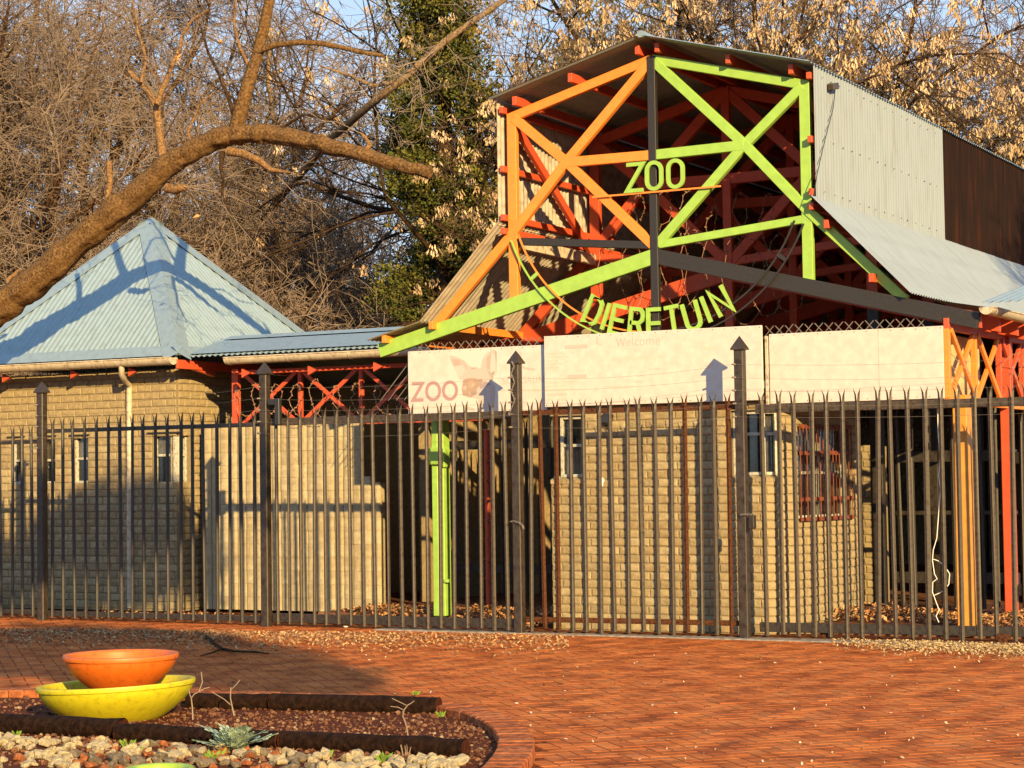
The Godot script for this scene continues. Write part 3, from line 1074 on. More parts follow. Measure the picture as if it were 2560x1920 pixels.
func dog_print() -> ImageTexture:
	# the faded head of a large-eared wild dog, 8 px to a pixel of the photograph's crop; paper colour round it
	var w := 384
	var h := 448
	var im := Image.create(w, h, false, Image.FORMAT_RGBA8)
	var paper := lin(0.575, 0.508, 0.455)
	im.fill(paper)
	var pp := func(list: Array) -> Array:
		var r := []
		for q in list:  # crop x 200..1200, y 130..1440 of a 7.9x enlargement
			r.append(Vector2((q[0] - 200.0) / 1000.0 * w, (q[1] - 130.0) / 1310.0 * h))
		return r
	var fur := lin(0.481, 0.386, 0.337)
	var pink := lin(0.470, 0.302, 0.249)
	var brown := lin(0.353, 0.242, 0.169)
	var dark := lin(0.309, 0.224, 0.169)
	var line := lin(0.370, 0.296, 0.237)
	fill_poly(im, pp.call([[215, 225], [330, 255], [520, 350], [600, 450], [680, 500], [770, 500], [840, 530], [880, 350], [960, 230], [1090, 145], [1160, 180], [1170, 400], [1160, 620], [1090, 720], [1080, 830], [1130, 900], [1125, 1120], [1080, 1300], [1030, 1400], [800, 1400], [780, 1150], [690, 1130], [620, 1120], [480, 1075], [460, 920], [490, 740], [420, 740], [330, 520], [240, 330]]), fur)
	fill_poly(im, pp.call([[230, 240], [500, 350], [570, 450], [590, 540], [550, 540], [480, 400], [330, 290]]), lin(0.432, 0.345, 0.293))
	fill_poly(im, pp.call([[270, 300], [400, 330], [470, 430], [330, 460], [300, 440]]), pink)
	fill_poly(im, pp.call([[330, 470], [470, 450], [540, 560], [450, 690], [370, 640]]), lin(0.495, 0.429, 0.381))
	fill_poly(im, pp.call([[960, 330], [1060, 210], [1040, 420], [1040, 570], [960, 540]]), pink)
	fill_poly(im, pp.call([[1060, 220], [1120, 260], [1130, 420], [1130, 620], [1080, 700], [1040, 640], [1030, 480]]), lin(0.495, 0.446, 0.399))
	fill_poly(im, pp.call([[1120, 170], [1165, 200], [1165, 420], [1130, 330]]), line)
	fill_poly(im, pp.call([[960, 560], [1050, 620], [1100, 710], [1070, 770], [1000, 650]]), line)
	fill_poly(im, pp.call([[1060, 640], [1095, 590], [1115, 620], [1085, 680]]), dark)
	fill_poly(im, pp.call([[500, 740], [580, 720], [720, 720], [890, 790], [840, 870], [760, 940], [760, 1050], [640, 1115], [480, 1060], [465, 940]]), brown)
	fill_poly(im, pp.call([[600, 760], [700, 750], [740, 850], [660, 930], [590, 900]]), lin(0.408, 0.272, 0.194))
	fill_poly(im, pp.call([[660, 860], [690, 820], [700, 870], [680, 890]]), lin(0.481, 0.375, 0.312))
	fill_poly(im, pp.call([[500, 870], [560, 870], [555, 940], [520, 960], [480, 930]]), lin(0.470, 0.350, 0.293))
	fill_poly(im, pp.call([[590, 990], [650, 1040], [660, 1070], [620, 1060]]), lin(0.445, 0.332, 0.262))
	fill_poly(im, pp.call([[650, 1000], [750, 990], [740, 1060], [640, 1105]]), dark)
	fill_poly(im, pp.call([[760, 760], [860, 740], [880, 790], [800, 800]]), dark)
	fill_poly(im, pp.call([[820, 880], [920, 790], [1060, 860], [950, 900], [820, 960]]), lin(0.309, 0.242, 0.237))
	fill_poly(im, pp.call([[810, 960], [950, 900], [960, 1080], [820, 1130]]), lin(0.445, 0.362, 0.330))
	fill_poly(im, pp.call([[650, 500], [770, 500], [740, 540], [650, 545]]), line)
	fill_poly(im, pp.call([[1040, 890], [1125, 920], [1115, 1180], [1060, 1380], [1020, 1390], [1020, 1100]]), lin(0.457, 0.338, 0.280))
	fill_poly(im, pp.call([[500, 1260], [700, 1340], [720, 1400], [500, 1340]]), lin(0.457, 0.375, 0.299))
	# worn print: pale flecks
	var r := RandomNumberGenerator.new()
	r.seed = 5
	for i in 9000:
		var x := r.randi() % w
		var y := r.randi() % h
		im.set_pixel(x, y, im.get_pixel(x, y).lerp(paper, r.randf_range(0.2, 0.8)))
	return ImageTexture.create_from_image(im)


func board(called: String, label: String, u0: float, u1: float, y0: float, y1: float, n: float) -> Node3D:
	var t := thing(called, label, "sign", P((u0 + u1) * 0.5, y0, n))
	var mb := MB.new()
	mb.box(Transform3D(Basis(), P((u0 + u1) * 0.5, (y0 + y1) * 0.5, n + 0.012)), Vector3(u1 - u0, y1 - y0, 0.024), 0.003)
	part(t, "panel", mb.commit(), M.sign_white)
	var fr := MB.new()
	fr.bar(P(u0 + 0.03, y1 - 0.05, n + 0.045), P(u1 - 0.03, y1 - 0.05, n + 0.045), 0.04, 0.04)
	fr.bar(P(u0 + 0.03, y0 + 0.05, n + 0.045), P(u1 - 0.03, y0 + 0.05, n + 0.045), 0.04, 0.04)
	part(t, "backing_rail", fr.commit(), M.steel_dark)
	var mesh := MB.new()
	for s in [[u0, y1, u1, y1], [u0, y0, u1, y0]]:
		var k := int((u1 - u0) / 0.11)
		for i in k + 1:
			var x := u0 + 0.02 + (u1 - u0 - 0.04) * i / k
			var y: float = s[1] + (-0.018 if s[1] == y1 else 0.018)
			mesh.box(Transform3D(Basis(), P(x, y, n - 0.001)), Vector3(0.008, 0.008, 0.004), 0.0015)
	part(t, "rivets", mesh.commit(), M.steel).set_meta("kind", "stuff")
	return t


func diamond_top(u0: float, u1: float, label: String, n: float, top: float) -> void:
	# diamond mesh behind a board: its cut ends show above the board's upper edge
	var t := thing("diamond_mesh", label, "wire mesh", P((u0 + u1) * 0.5, top - 0.5, n), "diamond wire mesh behind the sign boards")
	var mb := MB.new()
	var k := int((u1 - u0) / 0.093)
	for i in k + 1:
		var u := u0 + 0.093 * i
		for s in [-1.0, 1.0]:
			var lean: float = s * 0.093 * 5.0
			mb.bar(P(u - lean * 0.06 - s * 0.012, top + rng.randf_range(-0.004, 0.006), n + s * 0.004), P(u + lean, top - 0.55, n + s * 0.004), 0.006, 0.006)
	part(t, "wires", mb.commit(), M.wire).set_meta("kind", "stuff")


func signs() -> void:
	var n := 17.02
	# left board with the dog's head
	var a := board("sign_board", "faded white sign board with ZOO and a wild dog's head", -10.33, -8.80, 2.05, 2.69, n + 0.03)
	var zed := MB.new()
	stroke(zed, [Vector2(-10.285, 2.37), Vector2(-10.165, 2.37), Vector2(-10.275, 2.208), Vector2(-10.155, 2.208)], 0.034, n + 0.0285, 0.001)
	part(a, "letter_z", zed.commit(), M.print_purple)
	for u in [-10.045, -9.855]:
		var ring := []
		for i in 32:
			ring.append(Vector2(u + cos(TAU * i / 32.0) * 0.074, 2.289 + sin(TAU * i / 32.0) * 0.083))
		var o := MB.new()
		stroke(o, ring, 0.033, n + 0.0285, 0.001, true)
		part(a, "letter_o", o.commit(), M.print_purple)
	lettering(a, "lettering_town", "MANGAUNG", M.print_grey, -9.27, 2.33, 0.06, n + 0.029, 1.12)
	lettering(a, "lettering_place", "BLOEMFONTEIN", M.print_faint, -9.19, 2.245, 0.03, n + 0.029, 1.1)
	lettering(a, "lettering_motto", "NATURE AT YOUR DOORSTEP", M.print_faint, -10.27, 2.115, 0.030, n + 0.029, 0.95)
	var mark := MB.new()
	stroke(mark, [Vector2(-9.075, 2.63), Vector2(-9.075, 2.50), Vector2(-9.02, 2.475), Vector2(-8.92, 2.46)], 0.022, n + 0.0285, 0.001)
	part(a, "emblem", mark.commit(), M.print_grey)
	var dog := MB.new()
	dog.mapped = true
	var q := [P(-9.87, 2.06, n + 0.0292), P(-9.31, 2.06, n + 0.0292), P(-9.31, 2.68, n + 0.0292), P(-9.87, 2.68, n + 0.0292)]
	var uvs := [Vector2(0, 1), Vector2(1, 1), Vector2(1, 0), Vector2(0, 0)]
	for i in [0, 2, 1, 0, 3, 2]:
		dog.put(q[i], Vector3(0, 0, 1), uvs[i])
	var dm := mat(Color.WHITE, 0.45)
	dm.albedo_texture = dog_print()
	part(a, "dog_picture", dog.commit(), dm)
	# middle board, nearest
	var b := board("sign_board", "large faded white notice board reading Welcome to Bloemfontein Zoo", -8.785, -6.59, 2.095, 2.765, n - 0.035)
	var f := n - 0.036
	lettering(b, "lettering_welcome", "Welcome", M.print_grey, -8.03, 2.635, 0.075, f, 1.05)
	lettering(b, "lettering_to", "to", M.print_faint, -7.83, 2.575, 0.04, f)
	lettering(b, "lettering_zoo_name", "Bloemfontein Zoo", M.print_faint, -8.07, 2.505, 0.045, f, 1.0)
	var head := MB.new()
	head.box(Transform3D(Basis(), P(-8.445, 2.655, f)), Vector3(0.235, 0.032, 0.002))
	head.box(Transform3D(Basis(), P(-8.44, 2.375, f)), Vector3(0.20, 0.032, 0.002))
	part(b, "heading_bar", head.commit(), M.print_grey)
	lettering(b, "lettering_heading", "Special Days", M.sign_white, -8.55, 2.642, 0.02, f - 0.0012)
	lettering(b, "lettering_heading", "Functions", M.sign_white, -8.52, 2.362, 0.02, f - 0.0012)
	var rows := [["Valentine's Day", 2.58], ["Environmental Day", 2.55], ["Arbor Day", 2.517], ["Heritage Day", 2.485], ["Family Day", 2.452], ["Night tours + Day tours", 2.31], ["Lapa - Birthdays", 2.275], ["Corporate Functions", 2.24]]
	for r in rows:
		lettering(b, "lettering_line", r[0], M.print_faint, -8.765, r[1], 0.021, f)
	lettering(b, "lettering_contact", "Contact Details", M.print_grey, -8.765, 2.20, 0.023, f)
	lettering(b, "lettering_small", "Toddlers (under 3 years)", M.print_faint, -8.17, 2.25, 0.02, f)
	lettering(b, "lettering_small", "Entry Fees", M.print_faint, -7.70, 2.40, 0.02, f)
	lettering(b, "lettering_small", "Adults", M.print_faint, -7.82, 2.345, 0.02, f)
	lettering(b, "lettering_small", "Scholars", M.print_faint, -7.85, 2.295, 0.02, f)
	var m2 := MB.new()
	stroke(m2, [Vector2(-8.225, 2.74), Vector2(-8.225, 2.675), Vector2(-8.20, 2.665), Vector2(-8.18, 2.66)], 0.011, f - 0.0005, 0.001)
	part(b, "emblem", m2.commit(), M.print_grey)
	var m3 := MB.new()
	m3.box(Transform3D(Basis(), P(-7.12, 2.585, f)), Vector3(0.07, 0.026, 0.002))
	m3.box(Transform3D(Basis(), P(-7.10, 2.435, f)), Vector3(0.06, 0.034, 0.002))
	part(b, "heading_bar", m3.commit(), M.print_faint)
	# right board, blank
	var c := board("sign_board", "blank white sign board beside the orange lattice", -6.545, -4.955, 2.06, 2.685, n + 0.02)
	var seam := MB.new()
	seam.box(Transform3D(Basis(), P(-5.53, 2.37, n + 0.0195)), Vector3(0.004, 0.62, 0.003))
	part(c, "seam", seam.commit(), M.sign_edge)
	var frame := MB.new()
	frame.box(Transform3D(Basis(), P(-6.57, 2.36, n + 0.03)), Vector3(0.03, 0.62, 0.03), 0.003)
	part(c, "edge_strip", frame.commit(), M.sign_edge)
	diamond_top(-10.22, -8.85, "zigzag wire mesh ends above the wild dog sign board", n + 0.085, 2.765)
	diamond_top(-6.56, -5.16, "zigzag wire mesh ends above the blank sign board", n + 0.085, 2.765)


# ---------------------------------------------------------------- brickwork
func brick_shape(l: float, h: float, deep: float, seed_: int) -> ArrayMesh:
	var r := RandomNumberGenerator.new()
	r.seed = seed_
	var mb := MB.new()
	var e := 0.007
	var a := []
	var b := []
	for s in [[-1, -1], [1, -1], [1, 1], [-1, 1]]:
		a.append(Vector3(s[0] * (l * 0.5 - e) + r.randfn(0, 0.0015), s[1] * (h * 0.5 - e) + r.randfn(0, 0.001), deep + r.randf_range(-0.002, 0.002)))
		b.append(Vector3(s[0] * l * 0.5 + r.randfn(0, 0.001), s[1] * h * 0.5 + r.randfn(0, 0.0008), deep - e))
	var mid := Vector3(r.randf_range(-0.02, 0.02), r.randf_range(-0.008, 0.008), deep + r.randf_range(0.002, 0.005))
	for i in 4:
		var j := (i + 1) % 4
		mb.tri(mid, a[i], a[j])
		mb.quad(b[i], b[j], a[j], a[i])
		mb.quad(Vector3(b[i].x, b[i].y, 0), Vector3(b[j].x, b[j].y, 0), b[j], b[i])
	return mb.commit()


class Bricks:
	var count := 0
	var xs := []
	var cols := []


func brick_run(t: Node, tally: Bricks, a: Vector3, dir: Vector3, length: float, y0: float, y1: float, holes: Array, l := 0.21, h := 0.082, core := true) -> void:
	# a wall face from a in direction dir (its outside is dir x up), courses from y0 to y1, holes as [s0, s1, y0, y1]
	var out := dir.cross(Vector3.UP).normalized()
	var shapes := brick_shapes(l, h)
	var row := 0
	var y := y0
	while y + h * 0.5 < y1:
		var s := -l * 0.5 if row % 2 else 0.0
		s += rng.randf_range(-0.01, 0.01)
		while s < length - 0.005:
			var s0: float = max(s, 0.0)
			var s1: float = min(s + l, length)
			# cut against holes
			var pieces := [[s0, s1]]
			for q in holes:
				if y + h * 0.5 > q[2] and y + h * 0.5 < q[3]:
					var nx := []
					for p in pieces:
						if p[1] <= q[0] or p[0] >= q[1]:
							nx.append(p)
						else:
							if p[0] < q[0]:
								nx.append([p[0], q[0]])
							if p[1] > q[1]:
								nx.append([q[1], p[1]])
					pieces = nx
			for p in pieces:
				var w: float = p[1] - p[0] - 0.011
				if w < 0.018:
					continue
				var x := Transform3D(Basis(dir * (w / (l - 0.011)), Vector3.UP, out), a + dir * ((p[0] + p[1]) * 0.5) + Vector3(0, y + h * 0.5, 0) + out * rng.randf_range(-0.0025, 0.0015))
				if tally.count < 300:
					part(t, "brick", shapes[rng.randi() % shapes.size()], M.bricks[rng.randi() % 4], x)
					tally.count += 1
				else:
					tally.xs.append(x)
			s += l
		y += h
		row += 1
	if core:
		core_wall(t, a - out * 0.001, dir, length, y0 - 0.02, y1, holes, 0.11)


func core_wall(t: Node, a: Vector3, dir: Vector3, length: float, y0: float, y1: float, holes: Array, thick: float) -> void:
	# the mortar behind the bricks, with the openings left free
	var out := dir.cross(Vector3.UP).normalized()
	var ss := [0.0, length]
	for q in holes:
		for k in 2:
			if q[k] > 0.001 and q[k] < length - 0.001:
				ss.append(q[k])
	ss.sort()
	var mb := MB.new()
	for i in ss.size() - 1:
		if ss[i + 1] - ss[i] < 0.002:
			continue
		var mid: float = (ss[i] + ss[i + 1]) * 0.5
		var spans := [[y0, y1]]
		for q in holes:
			if mid > q[0] and mid < q[1]:
				var nx := []
				for p in spans:
					if p[1] <= q[2] or p[0] >= q[3]:
						nx.append(p)
					else:
						if p[0] < q[2]:
							nx.append([p[0], q[2]])
						if p[1] > q[3]:
							nx.append([q[3], p[1]])
				spans = nx
		for p in spans:
			mb.box(Transform3D(Basis(dir, Vector3.UP, out), a + dir * mid + Vector3(0, (p[0] + p[1]) * 0.5, 0) + out * (0.012 - thick * 0.5)), Vector3(ss[i + 1] - ss[i], p[1] - p[0], thick))
	part(t, "mortar", mb.commit(), M.mortar)


var brick_cache := {}


func brick_shapes(l: float, h: float) -> Array:
	var key := "%f %f" % [l, h]
	if not brick_cache.has(key):
		var r := []
		for k in 5:
			r.append(brick_shape(l - 0.011, h - 0.011, 0.021, 100 + k))
		brick_cache[key] = r
	return brick_cache[key]


func rest_of_bricks(t: Node, tally: Bricks, l: float, h: float) -> void:
	if tally.xs.size():
		many(t, "bricks", brick_shapes(l, h)[0], M.brick_any, tally.xs).set_meta("kind", "stuff")


func window(t: Node, a: Vector3, dir: Vector3, w: float, h: float, upper: Material, lower: Material, split := 0.45, mullion := false) -> void:
	# a small sash window in the opening whose lower left corner is a; each sash its own pane
	var out := dir.cross(Vector3.UP).normalized()
	var fr := holder(t, "window")
	var b := Basis(dir, Vector3.UP, out)
	var inn := -out * 0.045
	var f := MB.new()
	var k := 0.028
	f.box(Transform3D(b, a + dir * k * 0.5 + Vector3(0, h * 0.5, 0) + inn), Vector3(k, h, 0.04), 0.003)
	f.box(Transform3D(b, a + dir * (w - k * 0.5) + Vector3(0, h * 0.5, 0) + inn), Vector3(k, h, 0.04), 0.003)
	f.box(Transform3D(b, a + dir * w * 0.5 + Vector3(0, k * 0.5, 0) + inn * 0.9), Vector3(w - k * 2, k, 0.05), 0.003)
	f.box(Transform3D(b, a + dir * w * 0.5 + Vector3(0, h - k * 0.5, 0) + inn), Vector3(w - k * 2, k, 0.04), 0.003)
	f.box(Transform3D(b, a + dir * w * 0.5 + Vector3(0, h * (1.0 - split), 0) + inn), Vector3(w - k * 2, k, 0.034), 0.003)
	if mullion:
		f.box(Transform3D(b, a + dir * w * 0.5 + Vector3(0, h * 0.5, 0) + inn * 0.95), Vector3(k, h - k * 2, 0.03), 0.003)
	part(fr, "frame", f.commit(), M.window_frame)
	for q in [[0.0, 1.0 - split, lower], [1.0 - split, 1.0, upper]]:
		var p := MB.new()
		var y0: float = h * q[0]
		var y1: float = h * q[1]
		p.box(Transform3D(b, a + dir * w * 0.5 + Vector3(0, (y0 + y1) * 0.5, 0) + inn * 1.3), Vector3(w - k, y1 - y0 - 0.01, 0.004))
		part(fr, "pane", p.commit(), M.glass)
		if q[2] != null:
			p = MB.new()
			p.box(Transform3D(b, a + dir * w * 0.5 + Vector3(0, (y0 + y1) * 0.5, 0) + inn * 2.2), Vector3(w - k * 0.4, y1 - y0 - 0.004, 0.006))
			part(fr, "curtain", p.commit(), q[2])


func ticket_booth() -> void:
	var t := thing("ticket_booth", "tan brick ticket booth with corner windows behind the palisade gate", "building", P(-7.6, 0, 17.1))
	var tally := Bricks.new()
	var right := Vector3.RIGHT
	var n := 17.1
	brick_run(t, tally, P(-8.785, 0, n), right, 2.145, 0.0, 2.16, [[0.0, 0.345, 1.405, 2.01], [1.835, 2.145, 1.40, 2.01]], 0.2, 0.078)
	var ch := Vector3(0.2, 0, -0.2)
	var cl := ch.length()
	ch = ch.normalized()
	brick_run(t, tally, P(-6.64, 0, n), ch, cl, 0.0, 2.16, [[0.0, 0.15, 1.40, 2.01]], 0.2, 0.078)
	var sd := Vector3(0.17, 0, -1.0).normalized()
	brick_run(t, tally, P(-6.44, 0, n + 0.2), sd, 1.22, 0.0, 2.16, [[0.06, 1.0, 1.02, 1.86]], 0.2, 0.078)
	rest_of_bricks(t, tally, 0.2, 0.078)
	# left and rear walls and the flat roof, plain and in the dark
	var mb := MB.new()
	mb.box(Transform3D(Basis(), P(-8.73, 0.70, 17.85)), Vector3(0.1, 1.40, 1.3))
	mb.box(Transform3D(Basis(), P(-7.5, 1.1, 18.47)), Vector3(2.5, 2.2, 0.1))
	part(t, "wall", mb.commit(), M.bricks[1])
	mb = MB.new()
	mb.box(Transform3D(Basis(), P(-7.53, 2.235, 17.75)), Vector3(2.55, 0.08, 1.4), 0.01)
	part(t, "roof", mb.commit(), M.galvanised)
	# sills of bevelled bricks under the windows
	for q in [[P(-8.785, 1.37, n), right, 0.345], [P(-6.95, 1.365, n), right, 0.31], [P(-6.64, 1.365, n), ch, 0.15]]:
		var dir: Vector3 = q[1]
		var out := dir.cross(Vector3.UP).normalized()
		var k := int(max(1.0, round(q[2] / 0.085)))
		var w: float = q[2] / k
		for i in k:
			var a: Vector3 = q[0] + dir * (w * i + 0.004)
			var b: Vector3 = q[0] + dir * (w * (i + 1) - 0.004)
			var s := MB.new()
			s.quad(a + out * 0.03, b + out * 0.03, b + out * 0.03 + Vector3(0, 0.035, 0), a + out * 0.03 + Vector3(0, 0.035, 0))
			s.quad(a + out * 0.03 + Vector3(0, 0.035, 0), b + out * 0.03 + Vector3(0, 0.035, 0), b - out * 0.06 + Vector3(0, 0.075, 0), a - out * 0.06 + Vector3(0, 0.075, 0))
			s.quad(a + out * 0.03, a + out * 0.03 + Vector3(0, 0.035, 0), a - out * 0.06 + Vector3(0, 0.075, 0), a - out * 0.06)
			s.quad(b + out * 0.03, b - out * 0.06, b - out * 0.06 + Vector3(0, 0.075, 0), b + out * 0.03 + Vector3(0, 0.035, 0))
			part(t, "sill_brick", s.commit(), M.bricks[rng.randi() % 4])
	window(t, P(-8.70, 1.43, n), right, 0.26, 0.575, null, M.blind, 0.48)
	window(t, P(-6.945, 1.425, n), right, 0.30, 0.58, null, null, 0.36)
	window(t, P(-6.64, 1.425, n) + ch * 0.004, ch, 0.145, 0.58, M.curtain, M.curtain, 0.36)
	# barred side window
	var out2 := sd.cross(Vector3.UP).normalized()
	var bars := holder(t, "burglar_bars")
	var o := P(-6.44, 0, n + 0.2) + out2 * 0.05
	for i in 17:
		var m := MB.new()
		var a: Vector3 = o + sd * (0.05 + 0.96 * i / 16.0)
		m.tube([a + Vector3(0, 1.0, 0), a + Vector3(0, 1.88, 0)], [0.006, 0.006], 5)
		part(bars, "bar", m.commit(), M.bar_rust)
	for y in [1.02, 1.20, 1.62, 1.86]:
		var m := MB.new()
		m.bar(o + sd * 0.04 + Vector3(0, y, 0), o + sd * 1.03 + Vector3(0, y, 0), 0.035, 0.008, out2)
		part(bars, "flat", m.commit(), M.bar_rust)
	window(t, P(-6.44, 1.025, n + 0.2) + sd * 0.065, sd, 0.93, 0.83, M.curtain, M.curtain, 0.5, true)
	# flood light and small lamp on the front
	var fl := thing("flood_light", "small black flood light on the booth brickwork below the sign", "light", P(-8.28, 1.9, n - 0.05))
	var c := on_n(1518, 1048, n - 0.06)
	var hb := MB.new()
	hb.box(Transform3D(Basis(Vector3.RIGHT, -0.5), c), Vector3(0.10, 0.11, 0.05), 0.008)
	part(fl, "housing", hb.commit(), M.plastic_black)
	hb = MB.new()
	hb.bar(c + Vector3(0, -0.03, -0.01), c + Vector3(0, -0.09, -0.04), 0.03, 0.012)
	part(fl, "bracket", hb.commit(), M.plastic_black)
	var lm := thing("bulkhead_lamp", "small round white fitting on the booth brickwork", "lamp", on_n(1503, 1204, n - 0.03))
	var lb := MB.new()
	lb.tube([on_n(1503, 1202, n - 0.022), on_n(1503, 1202, n - 0.05)], [0.034, 0.026], 14)
	part(lm, "cover", lb.commit(), M.plastic_white)
	lb = MB.new()
	lb.tube([on_n(1504, 1209, n - 0.025), on_n(1506, 1215, n - 0.04)], [0.012, 0.009], 8)
	part(lm, "stem", lb.commit(), M.plastic_white)


# ---------------------------------------------------------------- corner pavilion on the left
const EAVE := 2.85
const SIDE := 3.5
const CU := -13.92
const CN := 18.05


func roof_face(t: Node, a: Vector3, b: Vector3, apex: Vector3, m: Material) -> void:
	var along := (b - a).normalized()
	var l := (b - a).length()
	var mid := (a + b) * 0.5
	var up := apex - mid
	var hh := up.length()
	up = up.normalized()
	var f := func(s: float) -> float: return hh * (1.0 - absf(s - l * 0.5) / (l * 0.5)) + 0.001
	var s0 := 0.0
	var k := 0
	var lift := along.cross(up).normalized() * 0.0025
	while s0 < l - 0.01:
		var from := s0
		part(t, "roof_sheet", corrugated(a + along * from + lift * (k % 2), along, up, min(0.80, l - from), func(s): return f.call(from + s), 0.076, 0.009, 6), m)
		s0 += 0.76
		k += 1


func hip_cap(t: Node, a: Vector3, b: Vector3, n1: Vector3, n2: Vector3) -> void:
	var dir := (b - a).normalized()
	var s1 := n1.cross(dir)
	if s1.dot(n2) > 0:
		s1 = -s1
	var s2 := n2.cross(dir)
	if s2.dot(n1) > 0:
		s2 = -s2
	var up := (n1 + n2).normalized() * 0.028
	var mb := MB.new()
	var w := 0.17
	for q in [[s1, n1], [s2, n2]]:
		var lo: Vector3 = q[0] * w + q[1] * 0.019
		mb.facing(a + up, b + up, b + lo, a + lo, (a + b) * 0.5 - (n1 + n2))
	part(t, "hip_flashing", mb.commit(), M.zinc_strip)


func corner_pavilion() -> void:
	var t := thing("corner_pavilion", "tan brick pavilion with blue-grey pyramid roof on the left", "building", P(CU - SIDE * 0.5, 0, CN + SIDE * 0.5))
	var tally := Bricks.new()
	var wn := 18.38
	var wu := -14.19
	var right := Vector3.RIGHT
	# front wall: the part in view first, nearest the corner
	brick_run(t, tally, P(-16.9, 0, wn), right, 2.71, 0.0, 2.72, [[0.25, 0.45, 1.44, 1.99], [0.72, 0.93, 1.44, 1.99], [1.20, 1.424, 1.44, 1.99], [2.36, 2.71, 1.41, 1.985]], 0.205, 0.085)
	var into := Vector3(0, 0, -1)
	brick_run(t, tally, P(wu, 0, wn), into, 1.05, 0.0, 2.72, [[0.0, 0.21, 1.41, 1.985]], 0.205, 0.085)
	rest_of_bricks(t, tally, 0.205, 0.085)
	var mb := MB.new()
	mb.box(Transform3D(Basis(), P(-18.0, 1.36, wn + 0.07)), Vector3(2.2, 2.72, 0.12))
	mb.box(Transform3D(Basis(), P(wu - 0.07, 1.36, wn + 2.0)), Vector3(0.12, 2.72, 1.9))
	mb.box(Transform3D(Basis(), P(-16.0, 1.36, wn + 2.9)), Vector3(4.0, 2.72, 0.12))
	part(t, "wall", mb.commit(), M.bricks[0])
	window(t, P(-16.65, 1.44, wn), right, 0.20, 0.55, M.curtain, null, 0.5)
	window(t, P(-16.18, 1.44, wn), right, 0.21, 0.55, M.curtain, null, 0.5)
	window(t, P(-15.70, 1.44, wn), right, 0.224, 0.55, M.blind, null, 0.48)
	window(t, P(-14.54, 1.41, wn), right, 0.345, 0.575, M.blind, null, 0.42)
	window(t, P(wu, 1.41, wn), into, 0.205, 0.575, M.curtain, M.curtain, 0.42)
	# dark slate sills and heads
	for q in [[-16.55, 0.26], [-16.075, 0.27], [-15.588, 0.29], [-14.36, 0.46]]:
		var s := MB.new()
		s.box(Transform3D(Basis(), P(q[0], 2.0, wn - 0.025)), Vector3(q[1], 0.014, 0.05))
		part(t, "window_head", s.commit(), M.steel_dark)
	var rm := MB.new()
	rm.box(Transform3D(Basis(), P(-15.8, 1.2, wn + 1.6)), Vector3(2.9, 2.4, 0.05))
	part(t, "partition", rm.commit(), M.bricks[1])
	# roof
	var apex := P(CU - SIDE * 0.5, 4.68, CN + SIDE * 0.5)
	var fr := P(CU, EAVE, CN)
	var fl := P(CU - SIDE, EAVE, CN)
	var br := P(CU, EAVE, CN + SIDE)
	var bl := P(CU - SIDE, EAVE, CN + SIDE)
	roof_face(t, fl, fr, apex, M.galvanised)
	roof_face(t, fr, br, apex, M.galvanised)
	roof_face(t, br, bl, apex, M.galvanised)
	roof_face(t, bl, fl, apex, M.galvanised)
	var nf := Vector3(0, SIDE * 0.5, 4.68 - EAVE).normalized()
	var nr := Vector3(4.68 - EAVE, SIDE * 0.5, 0).normalized()
	var nb := Vector3(0, nf.y, -nf.z)
	var nl := Vector3(-nr.x, nr.y, 0)
	hip_cap(t, fr, apex, nf, nr)
	hip_cap(t, fl, apex, nf, nl)
	hip_cap(t, br, apex, nr, nb)
	hip_cap(t, bl, apex, nl, nb)
	# flat apron strip along the eaves, above the gutter
	for q in [[fl, fr, nf], [fr, br, nr]]:
		var s := MB.new()
		var up: Vector3 = (apex - (q[0] + q[1]) * 0.5).normalized()
		var w: Vector3 = q[2] * 0.014
		s.facing(q[0] - up * 0.015 + w, q[1] - up * 0.015 + w, q[1] + up * 0.15 + w, q[0] + up * 0.15 + w, (q[0] + q[1]) * 0.5 - q[2])
		part(t, "apron_flashing", s.commit(), M.zinc_strip)
	# red fascia under the right eave and the soffit
	var fa := MB.new()
	fa.bar(fr + Vector3(-0.02, -0.10, 0.0), br + Vector3(-0.02, -0.10, 0), 0.03, 0.10, Vector3(0, 1, 0), 0.003)
	part(t, "fascia", fa.commit(), M.red)
	# triangular ends of the rafters below the gutter
	for px in [[14, 945], [185, 935], [330, 929]]:
		var p := on_n(px[0], px[1], CN + 0.03)
		var m := MB.new()
		m.prism([p + Vector3(-0.055, 0.05, 0), p + Vector3(-0.055, -0.05, 0), p + Vector3(0.06, 0.0, 0)], Vector3.ZERO, Vector3(0, 0, 1), 0.05)
		part(t, "rafter_end", m.commit(), M.red)
	var rp := on_u(522, 925, CU - 0.02)
	var m4 := MB.new()
	m4.prism([rp + Vector3(0, 0.0, 0.30), rp + Vector3(0, -0.07, -0.12), rp + Vector3(0, 0.07, -0.12)], Vector3.ZERO, Vector3.RIGHT, 0.06)
	part(t, "rafter_end", m4.commit(), M.red)
	# gutter and downpipe
	var ga := P(CU - SIDE + 0.1, EAVE - 0.03, CN - 0.06)
	var gb := P(CU - 0.02, EAVE - 0.03, CN - 0.06)
	part(t, "gutter", half_gutter(ga, gb, 0.08, Vector3(0, 0, 1)), M.cream)
	gutter_bands(t, ga, gb, 0.08, Vector3(0, 0, 1), [0.36, 0.56, 0.68, 0.72, 0.99])
	var dp := MB.new()
	var line := [on_n(304, 915, CN - 0.06), on_n(304, 935, CN - 0.05), on_n(310, 948, CN + 0.08), on_n(322, 960, wn - 0.04), on_n(323, 975, wn - 0.05), on_n(325, 1520, wn - 0.05)]
	dp.tube(line, [0.034, 0.034, 0.034, 0.034, 0.034, 0.034], 10)
